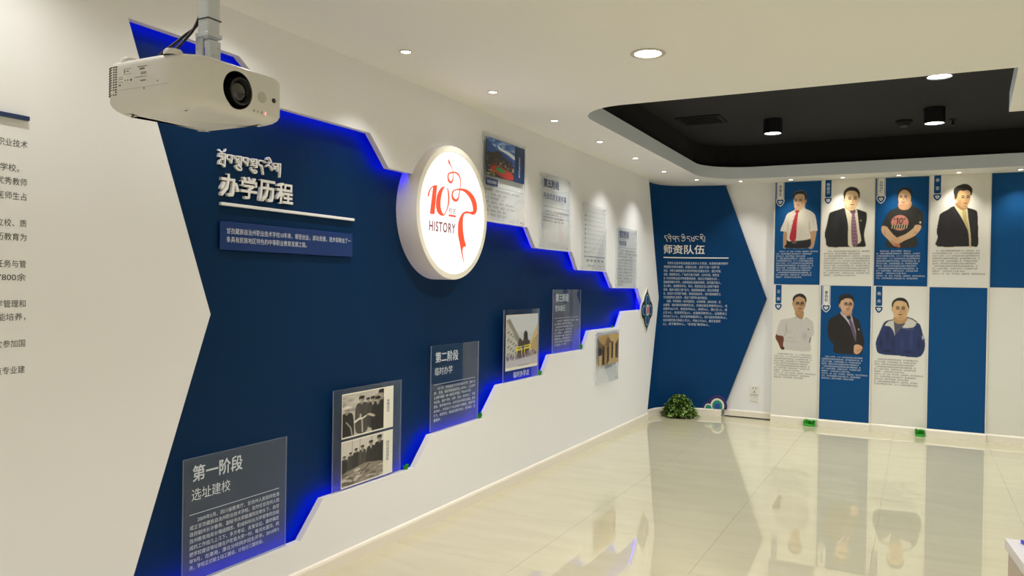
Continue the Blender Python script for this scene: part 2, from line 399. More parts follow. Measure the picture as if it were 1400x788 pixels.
# traced outlines in wall coordinates (u, v, brush width) in metres
TIB_ONE = [[(2.4162,2.0581,2.4217,2.0642),(2.4204,2.0564,2.4254,2.0618),(2.4247,2.0546,2.4292,2.0594),(2.4284,2.0529,2.4327,2.0572),(2.4316,2.0511,2.4358,2.0552),(2.4343,2.0493,2.4387,2.0534),(2.4371,2.0474,2.4416,2.0516)],[(2.4548,2.07,2.4609,2.0693),(2.4532,2.066,2.4592,2.0652),(2.4516,2.0622,2.4575,2.0609),(2.4502,2.06,2.4543,2.0568),(2.4482,2.0592,2.4494,2.0545),(2.4447,2.0585,2.4448,2.0538),(2.4406,2.0577,2.4407,2.0532)],[(2.419,2.0416,2.4195,2.0467),(2.4565,2.0439,2.4571,2.05)],[(2.4519,2.0463,2.4588,2.0472),(2.4518,2.0379,2.4586,2.0388),(2.4517,2.0296,2.4584,2.0304),(2.4517,2.0205,2.4581,2.0213),(2.4518,2.0103,2.4577,2.011),(2.4519,1.9993,2.4572,2.0),(2.452,1.9884,2.4567,1.9889)],[(2.4194,2.0414,2.4249,2.0409),(2.4178,2.0373,2.4238,2.0368),(2.4161,2.0329,2.4227,2.033),(2.4173,2.0281,2.4217,2.0329),(2.4235,2.0293,2.4208,2.0336),(2.4271,2.0319,2.4256,2.0361),(2.4296,2.0326,2.4323,2.0365),(2.4335,2.0295,2.4376,2.0324),(2.4384,2.0239,2.4428,2.0266),(2.4434,2.0182,2.4479,2.021)],[(2.4297,2.0359,2.4321,2.0399),(2.4348,2.0346,2.4371,2.0384),(2.4398,2.0333,2.4423,2.0369),(2.4438,2.0317,2.447,2.0349),(2.4466,2.0296,2.4502,2.0321),(2.4488,2.027,2.4525,2.0291),(2.451,2.0242,2.4546,2.0262)],[(2.4417,2.0255,2.4437,2.0219),(2.4354,2.0227,2.4376,2.0189),(2.4288,2.0198,2.4318,2.0161),(2.423,2.0155,2.428,2.0131),(2.4199,2.0096,2.4261,2.009),(2.4187,2.0035,2.425,2.0035),(2.4176,1.9976,2.4238,1.9976)],[(2.4213,1.9964,2.42,2.0011),(2.4249,1.9976,2.4236,2.0022),(2.4281,1.9987,2.4275,2.0033),(2.4311,1.9992,2.4319,2.0038),(2.4344,1.9989,2.4364,2.0034),(2.4378,1.998,2.4408,2.0024),(2.4412,1.9966,2.445,2.0005),(2.4445,1.9943,2.4488,1.9978),(2.4479,1.9913,2.4522,1.9944),(2.4513,1.9882,2.4555,1.9912)],[(2.4296,2.0118,2.433,2.0139),(2.4343,2.0069,2.4372,2.0087)],[(2.4618,2.0429,2.4624,2.048),(2.4933,2.0447,2.494,2.0504)],[(2.488,2.0465,2.4951,2.0479),(2.4888,2.0404,2.4955,2.0418),(2.4896,2.0344,2.496,2.0356),(2.4901,2.0285,2.4961,2.0293),(2.4901,2.0225,2.4955,2.023),(2.4899,2.0165,2.4946,2.0168),(2.4896,2.0104,2.4937,2.0107)],[(2.4631,2.0435,2.4682,2.043),(2.4615,2.0393,2.467,2.0389),(2.4598,2.0347,2.4659,2.0352),(2.4608,2.0297,2.4663,2.0331),(2.4662,2.0265,2.4699,2.0314),(2.4731,2.0245,2.4765,2.0295),(2.4786,2.0225,2.4829,2.0269),(2.4821,2.0199,2.4869,2.0232),(2.4853,2.0168,2.4896,2.0194),(2.4886,2.0135,2.4922,2.0156)],[(2.4698,2.0436,2.4733,2.0424),(2.4624,2.0334,2.4664,2.032)],[(2.4972,2.0454,2.5038,2.0494),(2.5048,2.0391,2.5084,2.0413)],[(2.5142,2.0446,2.515,2.0498),(2.5474,2.0457,2.5484,2.0519)],[(2.5431,2.048,2.5498,2.0491),(2.5433,2.0392,2.55,2.0402),(2.5434,2.0303,2.5502,2.0313),(2.5435,2.0223,2.5502,2.0231),(2.5434,2.0156,2.5498,2.0162),(2.5432,2.0095,2.5491,2.0101),(2.543,2.0035,2.5484,2.004)],[(2.5152,2.0435,2.5202,2.0426),(2.5132,2.0399,2.5186,2.0389),(2.511,2.0357,2.5173,2.0359),(2.5125,2.0311,2.5171,2.0354),(2.5189,2.0299,2.5205,2.0348),(2.5267,2.0303,2.5275,2.0347),(2.5341,2.0308,2.5349,2.0346)],[(2.5326,2.0431,2.5361,2.041),(2.5262,2.0372,2.5299,2.0349),(2.5196,2.031,2.5239,2.0292),(2.5169,2.0249,2.5221,2.0267),(2.523,2.0221,2.5247,2.0262),(2.5319,2.0222,2.5327,2.0262),(2.5403,2.0223,2.5412,2.0261)],[(2.5163,2.016,2.517,2.0207),(2.5205,2.0163,2.5212,2.0208),(2.5243,2.0166,2.5259,2.0209),(2.5268,2.016,2.5306,2.0195),(2.5287,2.0134,2.534,2.0159),(2.5303,2.0092,2.5364,2.0116),(2.5319,2.0056,2.5381,2.0083),(2.5335,2.0036,2.539,2.0064),(2.5349,2.0026,2.5394,2.0051),(2.5362,2.0016,2.54,2.0037)],[(2.5183,2.0333,2.5204,2.0369),(2.5367,2.0292,2.5385,2.0324)],[(2.537,2.0219,2.5416,2.0213),(2.5326,2.0119,2.5372,2.0113)],[(2.5105,2.002,2.5173,2.0059),(2.5133,1.9984,2.5201,2.0023),(2.5163,1.9947,2.5229,1.9989),(2.5202,1.9912,2.526,1.9959),(2.5255,1.988,2.5305,1.9931),(2.5314,1.9852,2.5357,1.9905),(2.537,1.9835,2.5398,1.989),(2.5421,1.9834,2.5422,1.9889),(2.5467,1.9848,2.5438,1.9893),(2.5502,1.9874,2.5448,1.9899),(2.5519,1.9909,2.5458,1.9914),(2.5523,1.9947,2.5464,1.994),(2.5514,1.9982,2.5463,1.996),(2.5489,2.0006,2.5451,1.9973),(2.5457,2.0022,2.5425,1.9987),(2.5427,2.0036,2.5396,2.0003)],[(2.5185,2.0074,2.5211,2.0115),(2.54,2.0013,2.5423,2.0049)],[(2.5522,2.0445,2.553,2.0497),(2.5867,2.0459,2.5876,2.0516)],[(2.5816,2.0478,2.589,2.0491),(2.5822,2.042,2.5893,2.0433),(2.5828,2.0363,2.5895,2.0374),(2.5831,2.0304,2.5894,2.0311),(2.583,2.0241,2.5886,2.0246),(2.5825,2.0175,2.5874,2.0178),(2.582,2.0109,2.5863,2.0111)],[(2.5546,2.0445,2.5599,2.044),(2.553,2.0407,2.5587,2.0402),(2.5513,2.0363,2.5577,2.0369),(2.5525,2.0315,2.558,2.0352),(2.5583,2.0288,2.5617,2.0339),(2.5652,2.0272,2.5686,2.0324),(2.5706,2.0254,2.5752,2.0299),(2.5741,2.0227,2.5794,2.0258),(2.5772,2.0189,2.582,2.0213),(2.5805,2.015,2.5844,2.017)],[(2.5631,2.0449,2.5667,2.0435),(2.5554,2.0357,2.5594,2.0341)],[(2.5899,2.0453,2.5969,2.0494),(2.598,2.0388,2.6017,2.041)],[(2.6065,2.0457,2.6073,2.0505),(2.6398,2.0465,2.6407,2.0524)],[(2.6339,2.0485,2.6403,2.0495),(2.635,2.021,2.6414,2.022)],[(2.6063,2.0454,2.6108,2.0442),(2.6035,2.0415,2.6086,2.0401),(2.6003,2.037,2.6066,2.0366),(2.6025,2.032,2.6055,2.0371),(2.6102,2.0329,2.6094,2.0377),(2.6193,2.0358,2.6181,2.0399),(2.6282,2.0386,2.6272,2.0422)],[(2.6228,2.0468,2.626,2.045),(2.6164,2.041,2.6198,2.0391),(2.61,2.035,2.6139,2.0333),(2.6064,2.0291,2.6114,2.0295),(2.609,2.0245,2.613,2.0276),(2.6147,2.0219,2.6179,2.0257),(2.62,2.0196,2.6233,2.0235)],[(2.61,2.0276,2.6109,2.0315),(2.6353,2.0274,2.6363,2.0318)],[(2.6053,2.0169,2.6065,2.0217),(2.6105,2.0169,2.6116,2.0216),(2.6157,2.017,2.6167,2.0214),(2.6213,2.017,2.6221,2.0213),(2.6287,2.0172,2.6293,2.0219),(2.6361,2.0174,2.6373,2.0226),(2.6377,2.0178,2.6439,2.0211),(2.6368,2.0188,2.6412,2.0155),(2.6319,2.0155,2.6353,2.012),(2.6267,2.0121,2.6298,2.0088)],[(2.606,2.0109,2.6124,2.0096),(2.6045,2.0079,2.6108,2.0066),(2.6027,2.0044,2.6094,2.0043),(2.603,2.0001,2.6095,2.0028),(2.6066,1.9963,2.612,2.0004),(2.6116,1.9929,2.6167,1.9976),(2.6164,1.99,2.6217,1.9948),(2.6207,1.9871,2.6262,1.9919),(2.6256,1.9842,2.6302,1.9895),(2.6314,1.9828,2.6323,1.9886),(2.6377,1.985,2.6338,1.9892),(2.6419,1.9889,2.6363,1.9912),(2.6439,1.9931,2.6375,1.9928),(2.6425,1.9967,2.6371,1.9938),(2.6391,1.9993,2.635,1.9956),(2.6346,2.0012,2.6319,1.997),(2.6289,2.002,2.6274,1.9978),(2.6225,2.0021,2.6214,1.9981),(2.6162,2.0023,2.6152,1.9984)],[(2.6252,2.0079,2.6249,2.0121),(2.6319,2.0091,2.6315,2.0132),(2.6387,2.0104,2.638,2.0142),(2.6441,2.0123,2.641,2.015),(2.6448,2.0164,2.6404,2.0142),(2.6419,2.0185,2.6383,2.0158),(2.6393,2.0203,2.6359,2.0177)],[(2.6494,2.0458,2.6504,2.0512),(2.6834,2.0464,2.6845,2.0523)],[(2.6523,2.0475,2.6573,2.0461),(2.6493,2.0435,2.6548,2.042),(2.6462,2.0392,2.6525,2.0383),(2.6451,2.0341,2.652,2.0359),(2.6481,2.0295,2.6541,2.0333),(2.653,2.0258,2.6581,2.0303),(2.6581,2.0233,2.6619,2.0283),(2.6632,2.0225,2.6645,2.0278),(2.6676,2.0231,2.6676,2.0282),(2.6714,2.0237,2.6714,2.0286)],[(2.6647,2.028,2.6714,2.0307),(2.6671,2.0236,2.6736,2.0262),(2.6694,2.0194,2.6759,2.0217),(2.6717,2.0136,2.678,2.0154),(2.674,2.005,2.6799,2.0064),(2.6763,1.9947,2.6815,1.9959),(2.6787,1.9844,2.6832,1.9854)],[(2.6838,2.0456,2.6908,2.0502),(2.6921,2.0403,2.6959,2.0428)],[(2.7029,2.0571,2.6957,2.0568),(2.7033,2.0603,2.6964,2.06),(2.7036,2.0631,2.6971,2.0635),(2.7043,2.0648,2.6991,2.067),(2.7061,2.066,2.703,2.0698),(2.7087,2.067,2.7076,2.0717),(2.7108,2.0673,2.7123,2.0723),(2.7124,2.0669,2.7164,2.0714),(2.7145,2.0656,2.7197,2.0694),(2.7172,2.0632,2.7228,2.0666),(2.7204,2.0596,2.7261,2.0627),(2.724,2.055,2.7296,2.0578),(2.7276,2.0503,2.733,2.053)],[(2.705,2.0441,2.7058,2.0496),(2.7299,2.0453,2.7308,2.0507)],[(2.7198,2.048,2.7242,2.0456),(2.7155,2.0441,2.7198,2.0416),(2.7112,2.0402,2.7154,2.0377),(2.7069,2.0364,2.711,2.0338),(2.7025,2.033,2.7067,2.0301),(2.698,2.0297,2.7025,2.0265),(2.6935,2.0264,2.6983,2.023)],[(2.7073,2.0328,2.7105,2.0375),(2.7131,2.031,2.7164,2.036),(2.7184,2.0294,2.7228,2.0343),(2.7227,2.0269,2.7287,2.0308),(2.7265,2.0223,2.7327,2.025),(2.7302,2.0161,2.7356,2.0182),(2.7339,2.0098,2.7383,2.0114)],[(2.6998,2.0561,2.6987,2.0603),(2.7089,2.0591,2.708,2.0624)],[(2.7401,2.0442,2.7407,2.0497),(2.7911,2.0475,2.7918,2.0536)],[(2.743,2.0457,2.748,2.0448),(2.741,2.0425,2.7464,2.0415),(2.7387,2.0387,2.7451,2.0387),(2.7396,2.0343,2.745,2.0379),(2.7451,2.0321,2.7482,2.0369),(2.7524,2.0311,2.7541,2.0359),(2.7594,2.0314,2.7592,2.0358),(2.7649,2.0334,2.7623,2.0368),(2.7689,2.0363,2.7657,2.039),(2.7725,2.039,2.7696,2.0414)],[(2.7395,2.0243,2.7455,2.0283),(2.7425,2.0218,2.7483,2.0256),(2.7458,2.0191,2.7509,2.0232),(2.7508,2.0176,2.7513,2.0226),(2.7562,2.0201,2.7519,2.0231),(2.7596,2.0238,2.754,2.0253),(2.7607,2.028,2.7547,2.0263),(2.7572,2.0306,2.7538,2.0266),(2.7528,2.0316,2.7502,2.0277),(2.7487,2.0326,2.7462,2.0288)],[(2.7672,2.0471,2.7746,2.0482),(2.7673,2.0404,2.7747,2.0414),(2.7675,2.0337,2.7747,2.0347),(2.7679,2.0273,2.7747,2.0283),(2.7686,2.0213,2.7748,2.0224),(2.7694,2.0157,2.7749,2.0167),(2.7703,2.0102,2.775,2.011)],[(2.7835,2.0495,2.7925,2.0506),(2.7837,2.0387,2.7922,2.0398),(2.7838,2.0279,2.7919,2.0289),(2.7838,2.0172,2.7914,2.018),(2.7838,2.0064,2.7905,2.007),(2.7836,1.9955,2.7894,1.996),(2.7834,1.9847,2.7882,1.9851)]]
TIB_TWO = [[(0.7651,2.0748,0.7654,2.0809),(0.8053,2.0737,0.8057,2.0806)],[(0.7697,2.0749,0.7763,2.0728),(0.767,2.0697,0.774,2.0674),(0.764,2.0638,0.7718,2.0627),(0.7646,2.0568,0.7719,2.0602),(0.771,2.0518,0.7755,2.0578),(0.7792,2.0485,0.7829,2.0548),(0.7869,2.0454,0.7905,2.0516)],[(0.7824,2.0514,0.7899,2.054),(0.7858,2.0435,0.7935,2.0462),(0.7893,2.0356,0.797,2.0383),(0.7929,2.0279,0.8003,2.0307),(0.7968,2.0208,0.8033,2.0233),(0.8007,2.014,0.8063,2.0161),(0.8046,2.0071,0.8092,2.0089)],[(0.8123,2.088,0.808,2.0927),(0.817,2.0915,0.8128,2.0961),(0.8213,2.0947,0.8181,2.1),(0.824,2.0956,0.8249,2.1016),(0.8275,2.0939,0.8315,2.0988),(0.8322,2.0897,0.8371,2.0939),(0.8362,2.0852,0.8416,2.0887),(0.8389,2.0809,0.8449,2.0836),(0.841,2.076,0.8471,2.0783),(0.8432,2.0709,0.8493,2.0732)],[(0.8106,2.0678,0.8105,2.0739),(0.851,2.0691,0.8509,2.0752)],[(0.8118,2.0634,0.8192,2.0657),(0.8138,2.0579,0.8212,2.0601),(0.816,2.0518,0.8229,2.0551),(0.8212,2.0466,0.8249,2.0527),(0.829,2.0454,0.8292,2.0521),(0.8371,2.0463,0.8365,2.0527),(0.8447,2.0473,0.844,2.0533)],[(0.843,2.0719,0.8495,2.0721),(0.8461,2.0092,0.8507,2.0094)],[(0.8547,2.0718,0.8611,2.0729),(0.8576,2.0634,0.8612,2.064)],[(0.8715,2.0719,0.8717,2.0779),(0.914,2.0707,0.9143,2.0767)],[(0.8779,2.0721,0.8836,2.0695),(0.8747,2.0662,0.8807,2.0635),(0.8712,2.0598,0.878,2.058),(0.8708,2.0521,0.8777,2.0545),(0.8764,2.0446,0.8817,2.0495),(0.8846,2.0382,0.8887,2.0441),(0.8927,2.0351,0.8925,2.042),(0.8982,2.0404,0.8919,2.0425),(0.8989,2.0472,0.8929,2.048),(0.8994,2.0535,0.8941,2.0542)],[(0.9022,2.0734,0.9084,2.0737),(0.9065,2.0063,0.911,2.0065)],[(0.9162,2.0707,0.9165,2.0768),(0.9489,2.0691,0.9492,2.0752)],[(0.92,2.0702,0.926,2.0689),(0.9186,2.0639,0.9246,2.0626),(0.9171,2.0571,0.9232,2.0568),(0.9188,2.0502,0.9235,2.0541),(0.9254,2.0469,0.9269,2.0528),(0.9332,2.046,0.9338,2.052),(0.9405,2.0452,0.9412,2.0512)],[(0.9379,2.0495,0.9437,2.0512),(0.9502,2.0109,0.9544,2.0121)],[(0.9551,2.0708,0.9603,2.0738),(0.9598,2.065,0.9628,2.0667)],[(0.9796,2.0822,0.974,2.0845),(0.9814,2.0869,0.9758,2.0892),(0.9831,2.0913,0.9778,2.0942),(0.9851,2.0943,0.9808,2.0986),(0.9882,2.0966,0.9852,2.1019),(0.9917,2.0982,0.9906,2.1042),(0.9945,2.0981,0.9968,2.1037),(0.9978,2.0952,1.0021,2.0994),(1.002,2.0897,1.0067,2.0934),(1.0063,2.084,1.011,2.0877)],[(0.9749,2.0695,0.9748,2.0755),(1.0174,2.0699,1.0173,2.0759)],[(0.9822,2.0656,0.9848,2.071),(0.9891,2.0619,0.9919,2.0676),(0.9956,2.0584,0.9993,2.064),(0.9973,2.0576,1.0041,2.0576),(0.9956,2.0567,0.9996,2.0512),(0.9893,2.0531,0.9922,2.0474),(0.9825,2.0493,0.9853,2.0439)],[(1.0018,2.0703,1.0077,2.071),(1.0046,2.0508,1.0097,2.0515)],[(0.9753,2.0318,0.9801,2.0353),(0.9785,2.0268,0.9837,2.0305),(0.9821,2.0215,0.9869,2.0261),(0.9872,2.0175,0.9899,2.0238),(0.9938,2.0161,0.9939,2.0232),(1.0008,2.017,0.9989,2.0237),(1.0075,2.0201,1.0036,2.0258),(1.0138,2.0259,1.0089,2.0305),(1.0195,2.0337,1.0142,2.0371),(1.023,2.042,1.0171,2.0432),(1.0221,2.0498,1.0167,2.0483),(1.0188,2.0567,1.0139,2.0544),(1.0156,2.0631,1.011,2.0609)],[(1.0231,2.072,1.0287,2.0739),(1.0265,2.0659,1.0297,2.067)],[(1.0405,2.0722,1.0408,2.0782),(1.0765,2.0701,1.0767,2.0762)],[(1.0422,2.072,1.0477,2.0698),(1.0399,2.0657,1.0454,2.0635),(1.0374,2.0588,1.0432,2.0579),(1.0389,2.0515,1.0432,2.0556),(1.0462,2.0482,1.0474,2.0541),(1.0553,2.0472,1.0558,2.0532),(1.0641,2.0463,1.0646,2.0523)],[(1.0615,2.0505,1.0671,2.0525),(1.0778,2.0075,1.0818,2.009)],[(1.0863,2.0728,1.0922,2.0735),(1.0874,2.0647,1.0932,2.0655),(1.0885,2.0563,1.0942,2.0577),(1.0918,2.0494,1.0958,2.0537),(1.0986,2.0469,1.0988,2.0529),(1.1059,2.048,1.104,2.0538),(1.1125,2.0514,1.1088,2.0562),(1.1175,2.0572,1.1127,2.0607),(1.1216,2.0646,1.1164,2.0676),(1.1255,2.0717,1.1204,2.0748)],[(1.0872,2.0415,1.0924,2.0443),(1.0912,2.0334,1.0967,2.0364),(1.0955,2.0251,1.1009,2.0287),(1.1008,2.0185,1.1048,2.0241),(1.108,2.0156,1.109,2.0226),(1.1154,2.0158,1.114,2.0227),(1.1217,2.0186,1.1176,2.0241),(1.1261,2.0243,1.1204,2.0276),(1.1287,2.0318,1.1226,2.0331),(1.1285,2.0395,1.1228,2.0378),(1.1243,2.0458,1.1202,2.0419),(1.1181,2.0509,1.1147,2.0467),(1.1123,2.0557,1.1091,2.0518)],[(1.1291,2.0724,1.1293,2.0784),(1.1691,2.0702,1.1693,2.0763)],[(1.1328,2.0697,1.1385,2.0682),(1.1316,2.0647,1.1374,2.0632),(1.1304,2.0586,1.1363,2.0594),(1.1339,2.0516,1.1379,2.056),(1.1435,2.0456,1.146,2.0508),(1.1562,2.0399,1.1584,2.0449),(1.1689,2.0342,1.1709,2.0389)],[(1.1731,2.0716,1.1779,2.0749),(1.1785,2.0658,1.1812,2.0678)],[(1.1927,2.0849,1.1873,2.0875),(1.1951,2.0907,1.1898,2.0932),(1.1974,2.0961,1.1924,2.0993),(1.1995,2.0986,1.1967,2.104),(1.2023,2.0988,1.2028,2.1048),(1.2065,2.0975,1.2089,2.103),(1.211,2.0947,1.2147,2.0993),(1.2156,2.0897,1.2201,2.0935),(1.2205,2.0828,1.2252,2.0863),(1.2255,2.0758,1.2302,2.0793)],[(1.1901,2.0703,1.1904,2.0763),(1.2237,2.0681,1.2239,2.0741)],[(1.1912,2.0684,1.1978,2.0695),(1.1922,2.062,1.1989,2.0631),(1.1934,2.0551,1.1998,2.0572),(1.1969,2.049,1.201,2.0544),(1.2035,2.0471,1.2038,2.0538),(1.2101,2.0479,1.2094,2.0542),(1.2161,2.0487,1.2154,2.0547)],[(1.2043,2.0701,1.2098,2.0678),(1.1943,2.0442,1.1998,2.0419)],[(1.213,2.0507,1.2185,2.0527),(1.2292,2.0079,1.2331,2.0093)],[(1.238,2.0754,1.2447,2.0754),(1.2399,2.0108,1.245,2.0108)]]
